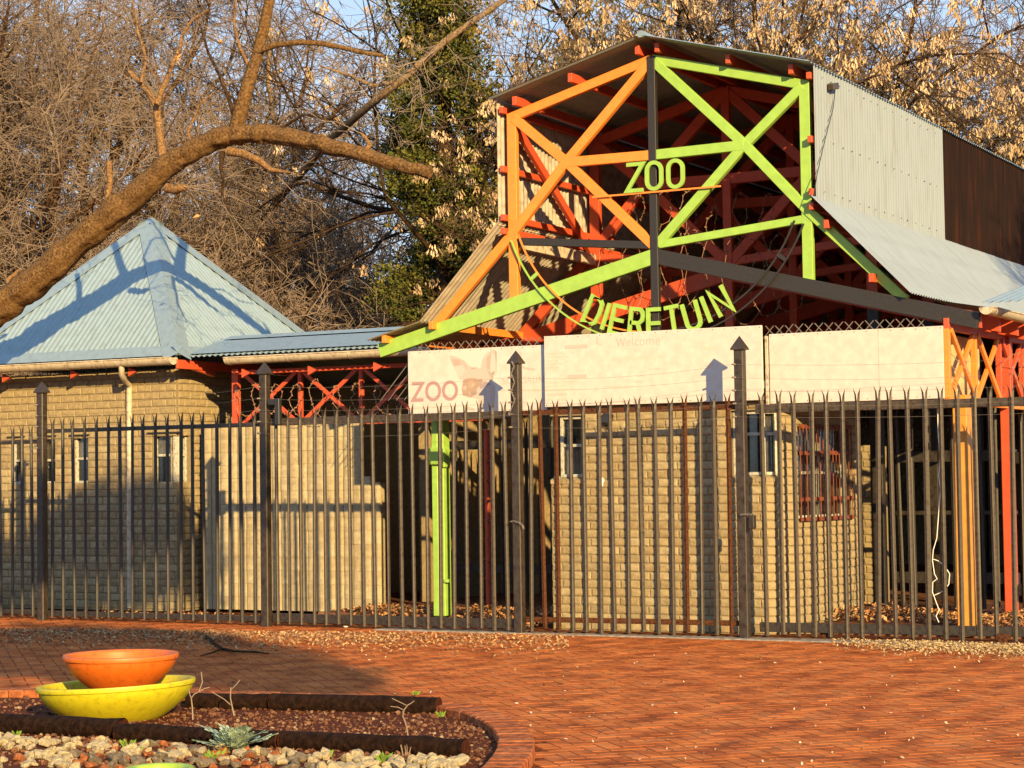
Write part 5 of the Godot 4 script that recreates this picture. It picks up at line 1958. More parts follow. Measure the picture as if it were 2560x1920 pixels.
func garden_bed() -> void:
	# kerb of red bricks round the bed
	var kerb := thing("brick_kerb", "rounded red brick kerb round the right end of the garden bed", "kerb", bed_line[int(bed_line.size() * 0.5)])
	var eye := Vector2(-sin(0.4934), -cos(0.4934))
	var shape := MB.new()
	shape.box(Transform3D(), Vector3(0.108, 0.11, 0.195), 0.009)
	var kb := shape.commit()
	for i in bed_line.size():
		var p: Vector3 = bed_line[i]
		var far := p.x * eye.x + p.z * eye.y
		if far < 7.2:
			continue
		var dir: Vector3 = (bed_line[min(i + 1, bed_line.size() - 1)] - bed_line[max(i - 1, 0)]).normalized()
		var b := Basis(dir, Vector3.UP, dir.cross(Vector3.UP)) * Basis(Vector3.UP, rng.randfn(0, 0.015))
		part(kerb, "kerb_brick", kb, M.kerb[rng.randi() % 3], Transform3D(b, p + Vector3(0, 0.012 + rng.randfn(0, 0.002), 0)))
	# soil
	var sb := MB.new()
	var ids := Geometry2D.triangulate_polygon(bed_inner)
	for i in range(0, ids.size(), 3):
		var a := Vector3(bed_inner[ids[i]].x, 0.02, bed_inner[ids[i]].y)
		var b := Vector3(bed_inner[ids[i + 1]].x, 0.02, bed_inner[ids[i + 1]].y)
		var c := Vector3(bed_inner[ids[i + 2]].x, 0.02, bed_inner[ids[i + 2]].y)
		if (b - a).cross(c - a).y > 0:
			sb.tri(a, b, c)
		else:
			sb.tri(a, c, b)
	tag(part(self, "garden_soil", sb.commit(), M.soil), "", "", "", "structure")
	# small chips on the soil
	var chip := rock(900, 0.6)
	var xs := []
	var cols := []
	for i in 5200:
		var px := rng.randf_range(-60, 1260)
		var py := rng.randf_range(1745, 1915)
		var p := on_ground(px, py, 0.02)
		if not Geometry2D.is_point_in_polygon(Vector2(p.x, p.z), bed_inner):
			continue
		var s := rng.randf_range(0.012, 0.034)
		if rng.randf() < 0.06:
			s *= 1.7
		xs.append(Transform3D(Basis(Vector3.UP, rng.randf() * TAU) * Basis(Vector3.RIGHT, rng.randf() * TAU) * Basis.from_scale(Vector3(s, s * 0.7, s)), p + Vector3(0, s * 0.15, 0)))
		var k := rng.randf()
		var c := Color(0.20, 0.085, 0.05).lerp(Color(0.46, 0.25, 0.15), k * k)
		if rng.randf() < 0.05:
			c = Color(0.55, 0.42, 0.28)
		cols.append(c)
	tag(many(self, "stone_chips", chip, M.chip, xs, cols), "reddish stone chips over the garden soil", "stone chips", "", "stuff")
	# logs
	var up := Vector3(0, 0.058, 0)
	log_piece(on_ground(-140, 1833) + up * 1.1, on_ground(310, 1853) + up * 1.15, 0.060, "dark log piece edging the bed before the yellow bowl")
	log_piece(on_ground(296, 1858) + up, on_ground(700, 1878) + up, 0.052, "dark log piece behind the grey thistle plant")
	log_piece(on_ground(706, 1879) + up, on_ground(1166, 1901) + up, 0.053, "front right dark log ending near the kerb's round end")
	log_piece(on_ground(470, 1778) + up, on_ground(676, 1780) + up, 0.056, "short dark log just right of the yellow bowl")
	log_piece(on_ground(680, 1781) + up, on_ground(1098, 1790) + up, 0.060, "long dark log at the back of the bed")
	# bowls
	var yb := on_ground(294, 1803) + Vector3(0, 0.0, 0)
	bowl("yellow_bowl", "broad yellow planter bowl under the orange bowl", yb, 0.475, 0.235, 0.25, M.bowl_yellow, M.bowl_dirt, 0.185, Vector2(0.045, 0.0))
	bowl("orange_bowl", "smaller orange planter bowl standing in the yellow bowl", yb + Vector3(0.012, 0.19, -0.02), 0.345, 0.215, 0.17, M.bowl_orange, null, 0.0, Vector2(0.0, 0.0))
	bowl("lime_bowl", "lime green bowl rim cut off by the bottom edge", on_ground(398, 1972), 0.16, 0.10, 0.08, M.bowl_lime, M.bowl_dirt, 0.06)
	# loose stones in front
	var shapes := []
	for k in 8:
		shapes.append(rock(40 + k, 0.62))
	var said := {"cream": "pale cream broken stone", "grey": "grey brown rough stone", "red": "red orange broken stone"}
	var made := 0
	for i in 1500:
		if made >= 290:
			break
		var px := rng.randf_range(-30, 1150)
		var lo := 1845.0 + px * 0.052
		var py := rng.randf_range(lo, 1932)
		var p := on_ground(px, py, 0.02)
		if not Geometry2D.is_point_in_polygon(Vector2(p.x, p.z), bed_inner):
			continue
		var row := (py - lo) / 70.0
		var kind := "cream"
		if row > 0.45 and px > 180 and px < 780 and rng.randf() < 0.75:
			kind = "grey"
		if px > 380 and px < 760 and rng.randf() < 0.55:
			kind = "grey"
		if rng.randf() < (0.28 if px > 150 and px < 720 else 0.06):
			kind = "red"
		var s := rng.randf_range(0.045, 0.105) * (0.75 if kind == "red" else 1.0)
		var b := Basis(Vector3.UP, rng.randf() * TAU) * Basis(Vector3.RIGHT, rng.randf_range(-0.5, 0.5)) * Basis.from_scale(Vector3(s * rng.randf_range(0.9, 1.3), s, s))
		var o := part(self, "stone", shapes[rng.randi() % 8], M.stones[kind], Transform3D(b, p + Vector3(0, s * 0.2, 0)))
		var where := "at the left edge" if px < 130 else ("before the yellow bowl" if px < 440 else ("by the grey thistle" if px < 720 else ("before the front log's middle" if px < 950 else "near the front log's right end")))
		var which := "against the log" if row < 0.33 else ("midway down" if row < 0.66 else "at the bottom edge")
		tag(o, said[kind] + " " + where + ", " + which, "stone", "%s stones %s %s" % [kind, where, which])
		made += 1
	thistle()
	# bare stems in the bed
	var stems := [[[[482, 1800], [481, 1770], [478, 1745], [486, 1735], [497, 1730], [506, 1705], [503, 1680]], [[497, 1730], [510, 1722], [524, 1718]], [[478, 1745], [474, 1735], [472, 1722]]],
		[[[585, 1790], [580, 1765], [576, 1745], [577, 1718]], [[580, 1765], [560, 1748], [530, 1730]], [[577, 1725], [590, 1712], [600, 1700]]],
		[[[1021, 1847], [1016, 1815], [1007, 1790], [1010, 1775], [1020, 1762]], [[1010, 1776], [995, 1768], [976, 1766]], [[1017, 1764], [1003, 1757], [980, 1746]], [[1019, 1763], [1028, 1758], [1036, 1752]]],
		[[[1008, 1893], [1005, 1875], [1002, 1862]], [[1012, 1893], [1014, 1878], [1012, 1864]], [[1020, 1893], [1024, 1880], [1027, 1868]], [[1016, 1894], [1018, 1870], [1016, 1860]]]]
	var told := ["bare forked stem growing beside the yellow bowl", "bare forked stem before the short dark log", "small reddish bare shrub before the long dark log", "cluster of short dry stems before the front right log"]
	for i in stems.size():
		var foot := on_ground(stems[i][0][0][0], stems[i][0][0][1], 0.02)
		var depth: float = -(cam.transform.affine_inverse() * foot).z
		var t := thing("leafless_shrub", told[i], "plant", foot)
		var mb := MB.new()
		for br in stems[i]:
			var pts := []
			var rad := []
			for k in br.size():
				pts.append(at_depth(br[k][0], br[k][1], depth + rng.randf_range(-0.02, 0.02)))
				rad.append((0.0048 if br == stems[i][0] else 0.0032) * (1.0 - 0.45 * k / br.size()))
			mb.tube(pts, rad, 5)
		part(t, "stem", mb.commit(), M.twig_grey if i < 2 else M.twig)
	# small green weeds
	for w in [[535, 1905, 0.09, "bright green weed tuft just before the thistle"], [350, 1880, 0.05, "tiny green weed before the yellow bowl's right side"], [322, 1868, 0.06, "thin green weed at the log before the yellow bowl"], [40, 1842, 0.05, "green weed at the log's foot by the left edge"], [1100, 1792, 0.05, "green weed at the right end of the back log"], [820, 1895, 0.06, "green weed among cream stones before the front log's middle"], [960, 1905, 0.07, "green weed by the bottom edge left of the kerb"], [1040, 1737, 0.04, "tiny green weed on the paving behind the back log"]]:
		var p := on_ground(w[0], w[1], 0.02)
		var t := thing("weed", w[3], "plant", p, "green weed tufts in the bed")
		var mb := MB.new()
		for k in 26:
			var a := rng.randf() * TAU
			var l: float = w[2] * rng.randf_range(0.5, 1.0)
			var d: Vector3 = Vector3(cos(a) * 0.6, 1, sin(a) * 0.6).normalized()
			var s: Vector3 = d.cross(Vector3(0.2, 0.3, 1)).normalized() * l * 0.09
			var o := p + Vector3(cos(a), 0, sin(a)) * l * rng.randf() * 0.5
			mb.quad(o - s, o + s, o + d * l * 0.6 + s, o + d * l * 0.6 - s)
			mb.tri(o + d * l * 0.6 - s, o + d * l * 0.6 + s, o + d * l + Vector3(0, -l * 0.1, 0))
		part(t, "blades", mb.commit(), M.weed)


func thistle() -> void:
	# a grey-green rosette of deeply cut leaves
	var foot := on_ground(588, 1876, 0.03)
	var t := thing("grey_thistle", "grey green thistle rosette of deeply cut leaves before the logs", "plant", foot)
	for i in 22:
		var a := TAU * i / 22.0 * 1.618 * 3.0
		var rise := rng.randf_range(0.15, 1.15)
		var l := rng.randf_range(0.13, 0.23)
		var d := Vector3(cos(a), 0, sin(a))
		var side := Vector3(-sin(a), 0, cos(a))
		var mb := MB.new()
		var before := foot
		var k := 7
		for j in range(1, k + 1):
			var f := float(j) / k
			var p := foot + d * l * f * cos(rise * (1.0 - 0.3 * f)) + Vector3(0, l * sin(rise) * f * (1.25 - 0.45 * f), 0)
			var w := 0.011 * (1.0 - f * 0.7)
			mb.quad(before - side * w, before + side * w, p + side * w * 0.8, p - side * w * 0.8)
			# lobes to both sides, with a tooth
			for s in [-1.0, 1.0]:
				var ll: float = l * 0.26 * sin(PI * min(f * 0.85 + 0.12, 1.0)) * rng.randf_range(0.8, 1.2)
				var tip: Vector3 = p + side * s * ll + (p - before) * 0.9 + Vector3(0, rng.randf_range(-0.01, 0.012), 0)
				var mid: Vector3 = p.lerp(tip, 0.55)
				mb.tri(before, p, mid + (p - before) * 0.35)
				mb.tri(before, mid - (p - before) * 0.2, tip)
				mb.tri(p, tip, mid + (p - before) * 0.5)
				mb.tri(mid, tip, mid + side * s * ll * 0.25 - (p - before) * 0.7)
			before = p
		part(t, "leaf", mb.commit(), M.plant)


# ---------------------------------------------------------------- fallen leaves
func dry_leaf_mesh() -> ArrayMesh:
	var mb := MB.new()
	var a := Vector3(-0.5, 0.12, 0)
	var b := Vector3(0.5, 0.1, 0)
	var c := Vector3(0, 0, -0.05)
	mb.tri(a, c + Vector3(-0.15, 0.0, 0.05), Vector3(-0.1, 0.14, -0.32))
	mb.tri(c + Vector3(-0.15, 0.0, 0.05), b, Vector3(-0.1, 0.14, -0.32))
	mb.tri(a, Vector3(0.05, 0.17, 0.3), c)
	mb.tri(c, Vector3(0.05, 0.17, 0.3), b)
	return mb.commit()


func leaf_heap(called: String, label: String, spots: Array, size: float, tones: Array) -> void:
	var xs := []
	var cols := []
	for p in spots:
		var s := size * rng.randf_range(0.6, 1.3)
		xs.append(Transform3D(Basis(Vector3.UP, rng.randf() * TAU) * Basis(Vector3(0, 0, 1), rng.randfn(0, 0.5)) * Basis(Vector3.RIGHT, rng.randfn(0, 0.5)) * Basis.from_scale(Vector3(s, s, s)), p))
		var c: Color = tones[rng.randi() % tones.size()]
		var k := rng.randf_range(0.7, 1.2)
		cols.append(Color(c.r * k, c.g * k, c.b * k))
	tag(many(self, called, dry_leaf_mesh(), M.dry_leaf, xs, cols), label, "leaves", "", "stuff")


func litter() -> void:
	var tan_ := [Color(0.44, 0.24, 0.10), Color(0.36, 0.17, 0.07), Color(0.52, 0.31, 0.15), Color(0.30, 0.13, 0.06)]
	# drifts against the columns and the hall
	var a := []
	for i in 1500:
		var u := rng.randf_range(-11.6, -8.95)
		var n := 17.35 + absf(rng.randfn(0, 0.55))
		var h := 0.10 * exp(-pow((n - 17.5) / 0.5, 2.0)) * (0.5 + 0.5 * sin(u * 5.0))
		a.append(P(u, (0.075 if n > 17.6 else 0.01) + rng.randf() * max(h, 0.01) + 0.01, n))
	leaf_heap("leaf_drift", "brown dry leaves drifted round the foot of the green column", a, 0.055, tan_)
	var b := []
	for i in 1700:
		var u := rng.randf_range(-6.3, -3.4)
		var n := 17.7 + absf(rng.randfn(0, 0.7)) - (0.3 if u > -4.8 else 0.0)
		var h := 0.16 * exp(-pow((n - 18.0) / 0.6, 2.0)) * (0.6 + 0.4 * sin(u * 4.0))
		b.append(P(u, 0.075 + rng.randf() * max(h, 0.01) + 0.01, n))
	leaf_heap("leaf_drift", "brown dry leaves heaped behind the sliding gate by the ochre column", b, 0.06, tan_)
	var c := []
	for i in 2600:
		var px := rng.randf_range(2080, 2640)
		var py := 1602.0 + absf(rng.randfn(0, 14.0)) + (px - 2080) * 0.035
		if rng.randf() < (px - 2040) / 300.0:
			c.append(on_ground(px, py) + Vector3(0, 0.012 + rng.randf() * 0.02, 0))
	leaf_heap("leaf_strip", "small pale fallen leaves along the foot of the sliding gate", c, 0.032, [Color(0.42, 0.30, 0.16), Color(0.30, 0.22, 0.11), Color(0.5, 0.36, 0.2)])
	var d := []
	for i in 5600:
		var px := rng.randf_range(-80, 1420)
		var py := 1574.0 + absf(rng.randfn(0, 20.0)) + px * 0.012
		if px > 1000 and rng.randf() < 0.4:
			continue
		d.append(on_ground(px, py) + Vector3(0, 0.008 + rng.randf() * 0.015, 0))
	leaf_heap("leaf_strip", "dry leaf litter along the foot of the left fence panels", d, 0.034, [Color(0.40, 0.22, 0.10), Color(0.28, 0.15, 0.08), Color(0.46, 0.29, 0.14), Color(0.2, 0.13, 0.08)])
	var d2 := []
	for i in 900:
		var k := rng.randf()
		var p := P(lerp(-14.6, -8.9, k), 0.02 + rng.randf() * 0.03, 16.75 + absf(rng.randfn(0, 0.4)))
		d2.append(p)
	leaf_heap("leaf_strip", "dry leaf litter behind the left fence panels", d2, 0.05, tan_)
	# scattered bits over the paving
	var e := []
	for i in 420:
		var px := rng.randf_range(-50, 2600)
		var py := 1590.0 + 330.0 * pow(rng.randf(), 1.2)
		var p := on_ground(px, py)
		if not inside_bed(p):
			e.append(p + Vector3(0, 0.006, 0))
	leaf_heap("paving_litter", "small scattered dry bits over the brick paving", e, 0.022, [Color(0.55, 0.46, 0.36), Color(0.10, 0.05, 0.03), Color(0.45, 0.3, 0.18), Color(0.62, 0.55, 0.45), Color(0.2, 0.09, 0.05)])
	# scraps of paper and a fallen twig
	var said := ["crumpled white plastic scrap by the fence near the block wall", "small white paper scrap before the left fence panel"]
	var k := 0
	for q in [[866, 1570, 0.05], [714, 1583, 0.03]]:
		var o := part(self, "paper_scrap", rock(300 + k, 0.5), M.plastic_white, Transform3D(Basis.from_scale(Vector3(q[2] * 2.0, q[2], q[2])), on_ground(q[0], q[1]) + Vector3(0, q[2] * 0.25, 0)))
		tag(o, said[k], "litter")
		k += 1
	var tw := thing("fallen_twig", "dark fallen twig lying before the fence behind the bowls", "twig", on_ground(545, 1605))
	var mb := MB.new()
	var r1 := [[512, 1588], [530, 1604], [556, 1622], [585, 1628], [640, 1630], [672, 1634]]
	var pts := []
	for q in r1:
		pts.append(on_ground(q[0], q[1], 0.02))
	mb.tube(pts, [0.012, 0.014, 0.013, 0.011, 0.009, 0.005], 6)
	mb.tube([pts[2], on_ground(530, 1632, 0.03), on_ground(500, 1640, 0.02)], [0.01, 0.008, 0.004], 5)
	part(tw, "stick", mb.commit(), M.bark_dark)


# ---------------------------------------------------------------- trees
func twig_mesh(seed_: int, thick := 0.0065, shoots := 9, subs := 3, droop := 0.0) -> ArrayMesh:
	# a spray of bare twigs about 1 m long growing along +y
	var r := RandomNumberGenerator.new()
	r.seed = seed_
	var mb := MB.new()
	var stem := [Vector3.ZERO]
	for i in 4:
		stem.append(stem[i] + Vector3(r.randfn(0, 0.05), 0.25, r.randfn(0, 0.05)))
	mb.tube(stem, [thick * 1.3, thick * 1.15, thick, thick * 0.8, thick * 0.5], 3, false)
	for k in shoots:
		var f := 0.1 + 0.88 * (k + r.randf()) / shoots
		var a := r.randf() * TAU
		var o: Vector3 = stem[int(f * 3.99)].lerp(stem[int(f * 3.99) + 1], fposmod(f * 3.99, 1.0))
		var d := Vector3(cos(a), r.randf_range(0.5, 1.3), sin(a)).normalized()
		var l := r.randf_range(0.3, 0.62) * (1.1 - 0.4 * f)
		var m := o + d * l * 0.5 + Vector3(r.randfn(0, 0.03), 0, r.randfn(0, 0.03))
		var e := o + d * l + Vector3(r.randfn(0, 0.04), r.randfn(0, 0.04) - droop * l, r.randfn(0, 0.04))
		mb.tube([o, m, e], [thick * 0.85, thick * 0.7, thick * 0.4], 3, false)
		for j in subs:
			var g := 0.25 + 0.7 * (j + r.randf()) / subs
			var q := o.lerp(m, g * 2.0) if g < 0.5 else m.lerp(e, g * 2.0 - 1.0)
			var d2 := (d + Vector3(r.randfn(0, 0.7), r.randfn(0, 0.5), r.randfn(0, 0.7))).normalized()
			var l2 := l * r.randf_range(0.35, 0.6)
			mb.tube([q, q + (d2 + Vector3(r.randfn(0, 0.15), r.randfn(0, 0.15) - droop, r.randfn(0, 0.15))) * l2], [thick * 0.65, thick * 0.35], 3, false)
	return mb.commit()


func clump_mesh(seed_: int, count: int, size: float, long := 1.0, hang := 0.0, tint := Color.WHITE) -> ArrayMesh:
	# leaves spread through a ball about 1 m across
	var r := RandomNumberGenerator.new()
	r.seed = seed_
	var mb := MB.new()
	mb.coloured = true
	for i in count:
		var p := Vector3(r.randfn(0, 1), r.randfn(0, 1), r.randfn(0, 1)).normalized() * pow(r.randf(), 0.45) * 0.5
		var d := (Vector3(r.randfn(0, 1), r.randfn(0, 1), r.randfn(0, 1)) + Vector3(0, -hang, 0)).normalized()
		var s := d.cross(Vector3(r.randfn(0, 1), r.randfn(0, 1), r.randfn(0, 1))).normalized()
		var w := size * r.randf_range(0.7, 1.2)
		var l := w * long
		var up := d.cross(s) * w * 0.12
		var v := r.randf_range(0.75, 1.25)
		mb.tint = Color(tint.r * v, tint.g * v, tint.b * v)
		mb.tri(p, p + d * l * 0.5 + s * w * 0.5 + up, p + d * l)
		mb.tri(p, p + d * l, p + d * l * 0.5 - s * w * 0.5 + up)
	return mb.commit()


func seed_mesh(seed_: int, tint: Color) -> ArrayMesh:
	# a hanging bunch of dry winged seeds, about 0.24 m long
	var r := RandomNumberGenerator.new()
	r.seed = seed_
	var mb := MB.new()
	mb.coloured = true
	for i in 24:
		var o := Vector3(r.randfn(0, 0.038), -r.randf() * 0.11, r.randfn(0, 0.038))
		var d := Vector3(r.randfn(0, 0.42), -1, r.randfn(0, 0.42)).normalized()
		var s := d.cross(Vector3(r.randfn(0, 1), 0, r.randfn(0, 1))).normalized() * r.randf_range(0.008, 0.013)
		var l := r.randf_range(0.045, 0.085)
		var v := r.randf_range(0.75, 1.2)
		mb.tint = Color(tint.r * v, tint.g * v, tint.b * v)
		mb.quad(o - s * 0.4, o + s * 0.4, o + d * l * 0.55 + s, o + d * l * 0.55 - s)
		mb.tri(o + d * l * 0.55 - s, o + d * l * 0.55 + s, o + d * l)
	return mb.commit()


func limb(mb: MB, r: RandomNumberGenerator, a: Vector3, dir: Vector3, l: float, rad: float, level: int, tips: Array, k: Dictionary) -> void:
	var segs := 5 if level > 1 else 3
	var pts := [a]
	var rads := [rad]
	var d := dir
	for i in segs:
		d = (d + Vector3(r.randfn(0, 1), r.randfn(0, 1), r.randfn(0, 1)) * k.wobble + Vector3(0, k.up, 0) * (1.0 if level > 0 else k.get("last_up", 1.0))).normalized()
		pts.append(pts[i] + d * l / segs)
		rads.append(rad * (1.0 - (1.0 - k.taper) * (i + 1) / segs))
	mb.tube(pts, rads, 7 if rad > 0.08 else (5 if rad > 0.025 else 4), false)
	if level <= k.get("tip_from", 0):
		for i in range(max(1, pts.size() - k.get("tip_points", 2)), pts.size()):
			tips.append([pts[i], (pts[i] - pts[i - 1]).normalized(), level])
	if level == 0:
		return
	var kids: int = k.kids[min(level, k.kids.size() - 1)]
	for j in kids:
		var f: float = 1.0 if j == 0 else r.randf_range(k.get("from", 0.35), 0.98)
		var x := f * segs * 0.9999
		var p: Vector3 = pts[int(x)].lerp(pts[int(x) + 1], fposmod(x, 1.0))
		var dd: Vector3 = (pts[int(x) + 1] - pts[int(x)]).normalized()
		var side := dd.cross(Vector3(r.randfn(0, 1), r.randfn(0, 1), r.randfn(0, 1))).normalized()
		var spread: float = k.spread * r.randf_range(0.5, 1.2) * (0.5 if j == 0 else 1.0)
		limb(mb, r, p, (dd * cos(spread) + side * sin(spread)).normalized(), l * k.shrink * r.randf_range(0.75, 1.2), rad * lerp(1.0, k.taper, f) * (0.8 if j == 0 else 0.62), level - 1, tips, k)


func joined(parent: Node, called: String, meshes: Array, m: Material, xs: Array, r: RandomNumberGenerator) -> MeshInstance3D:
	# one mesh out of many copies of a few sprays or clumps
	var st := SurfaceTool.new()
	st.begin(Mesh.PRIMITIVE_TRIANGLES)
	for x in xs:
		st.append_from(meshes[r.randi() % meshes.size()], 0, x)
	var done := st.commit()
	return part(parent, called, done, m)


func aimed(p: Vector3, d: Vector3, s: float, r: RandomNumberGenerator) -> Transform3D:
	var y := d.normalized()
	var x := y.cross(Vector3(r.randfn(0, 1), r.randfn(0, 1), r.randfn(0, 1))).normalized()
	return Transform3D(Basis(x, y, x.cross(y)) * s, p)


func bare_tree(label: String, base: Vector3, h: float, rad: float, seed_: int, k: Dictionary, bark: Material, twig: Material, sprays: Array, size: float, group := "bare trees behind the buildings") -> Node3D:
	var t := thing("bare_tree", label, "tree", base, group)
	var r := RandomNumberGenerator.new()
	r.seed = seed_
	var mb := MB.new()
	var tips := []
	limb(mb, r, base - Vector3(0, 0.1, 0), k.get("lean", Vector3.UP), h, rad, k.levels, tips, k)
	part(t, "trunk", mb.commit(), bark)
	var xs := []
	for q in tips:
		for c in k.get("per_tip", 1):
			if r.randf() > k.get("keep", 1.0):
				continue
			var d: Vector3 = (q[1] + Vector3(r.randfn(0, 1), r.randfn(0, 1), r.randfn(0, 1)) * 0.45 + Vector3(0, k.get("spray_up", 0.2), 0)).normalized()
			xs.append(aimed(q[0], d, size * r.randf_range(0.7, 1.25), r))
	joined(t, "crown", sprays, twig, xs, r)
	return t


func leafy(t: Node, called: String, seed_: int, leaf: Array, m: Material, spots: Array, size: float, tones: Array, r: RandomNumberGenerator) -> void:
	# leaf: [leaves in a clump, leaf width, length over width, how much leaves hang]
	var meshes := []
	for i in tones.size():
		meshes.append(clump_mesh(seed_ + i, leaf[0], leaf[1], leaf[2], leaf[3], tones[i]))
	var xs := []
	for p in spots:
		xs.append(Transform3D(Basis.from_euler(Vector3(r.randf_range(-0.4, 0.4), r.randf() * TAU, r.randf_range(-0.4, 0.4))) * (size * r.randf_range(0.65, 1.3)), p))
	joined(t, called, meshes, m, xs, r)


func foot_at(px: float, depth: float) -> Vector3:
	var p := at_depth(px, 1300, depth)
	return Vector3(p.x, 0, p.z)


func trees() -> void:
	overhanging_branch()
	background_bare_trees()
	conifer()
	seed_trees()
	right_trees()
	shade_trees()


func rough_tube(mb: MB, pts: Array, rad: Array, sides: int, amp: float, seed_: int) -> void:
	# a trunk with long bark ridges and knots
	var f := FastNoiseLite.new()
	f.seed = seed_
	f.frequency = 1.0
	f.fractal_octaves = 3
	var fine_p := []
	var fine_r := []
	for i in pts.size() - 1:
		var k := int(max(1.0, ceil((pts[i + 1] - pts[i]).length() / 0.035)))
		for j in k:
			fine_p.append((pts[i] as Vector3).lerp(pts[i + 1], float(j) / k))
			fine_r.append(lerpf(rad[i], rad[i + 1], float(j) / k))
	fine_p.append(pts[-1])
	fine_r.append(rad[-1])
	var side := Vector3.ZERO
	var grid := []
	var along := 0.0
	for i in fine_p.size():
		var dir: Vector3 = (fine_p[min(i + 1, fine_p.size() - 1)] - fine_p[max(i - 1, 0)]).normalized()
		side = dir.cross(Vector3(0.1, 0.2, 0.97)).normalized() if side == Vector3.ZERO else (side - dir * side.dot(dir)).normalized()
		var up := dir.cross(side)
		if i > 0:
			along += (fine_p[i] - fine_p[i - 1]).length()
		var ring := []
		for j in sides:
			var t := TAU * j / sides
			var e: float = f.get_noise_3d(cos(t) * 3.4, sin(t) * 3.4, along * 1.3) * amp + f.get_noise_3d(cos(t) * 0.9, sin(t) * 0.9, along * 4.0 + 50.0) * amp * 0.45
			ring.append(fine_p[i] + (side * cos(t) + up * sin(t)) * (fine_r[i] * (1.0 + e)))
		grid.append(ring)
	var nn := []
	for i in grid.size():
		var row := []
		for j in sides:
			var a: Vector3 = grid[i][(j + 1) % sides] - grid[i][(j + sides - 1) % sides]
			var b: Vector3 = grid[min(i + 1, grid.size() - 1)][j] - grid[max(i - 1, 0)][j]
			var q := a.cross(b).normalized()
			row.append(q if q.dot(grid[i][j] - fine_p[i]) > 0 else -q)
		nn.append(row)
	for i in grid.size() - 1:
		for j in sides:
			var m := (j + 1) % sides
			mb.smooth_quad(grid[i][j], grid[i][m], grid[i + 1][m], grid[i + 1][j], nn[i][j], nn[i][m], nn[i + 1][m], nn[i + 1][j])
	var last: Array = grid[-1]
	for j in sides:
		mb.tri(fine_p[-1], last[j], last[(j + 1) % sides])


func path_n(px: Array, n: float) -> Array:
	var r := []
	for q in px:
		r.append(on_n(q[0], q[1], n + (q[2] if q.size() > 2 else 0.0)))
	return r


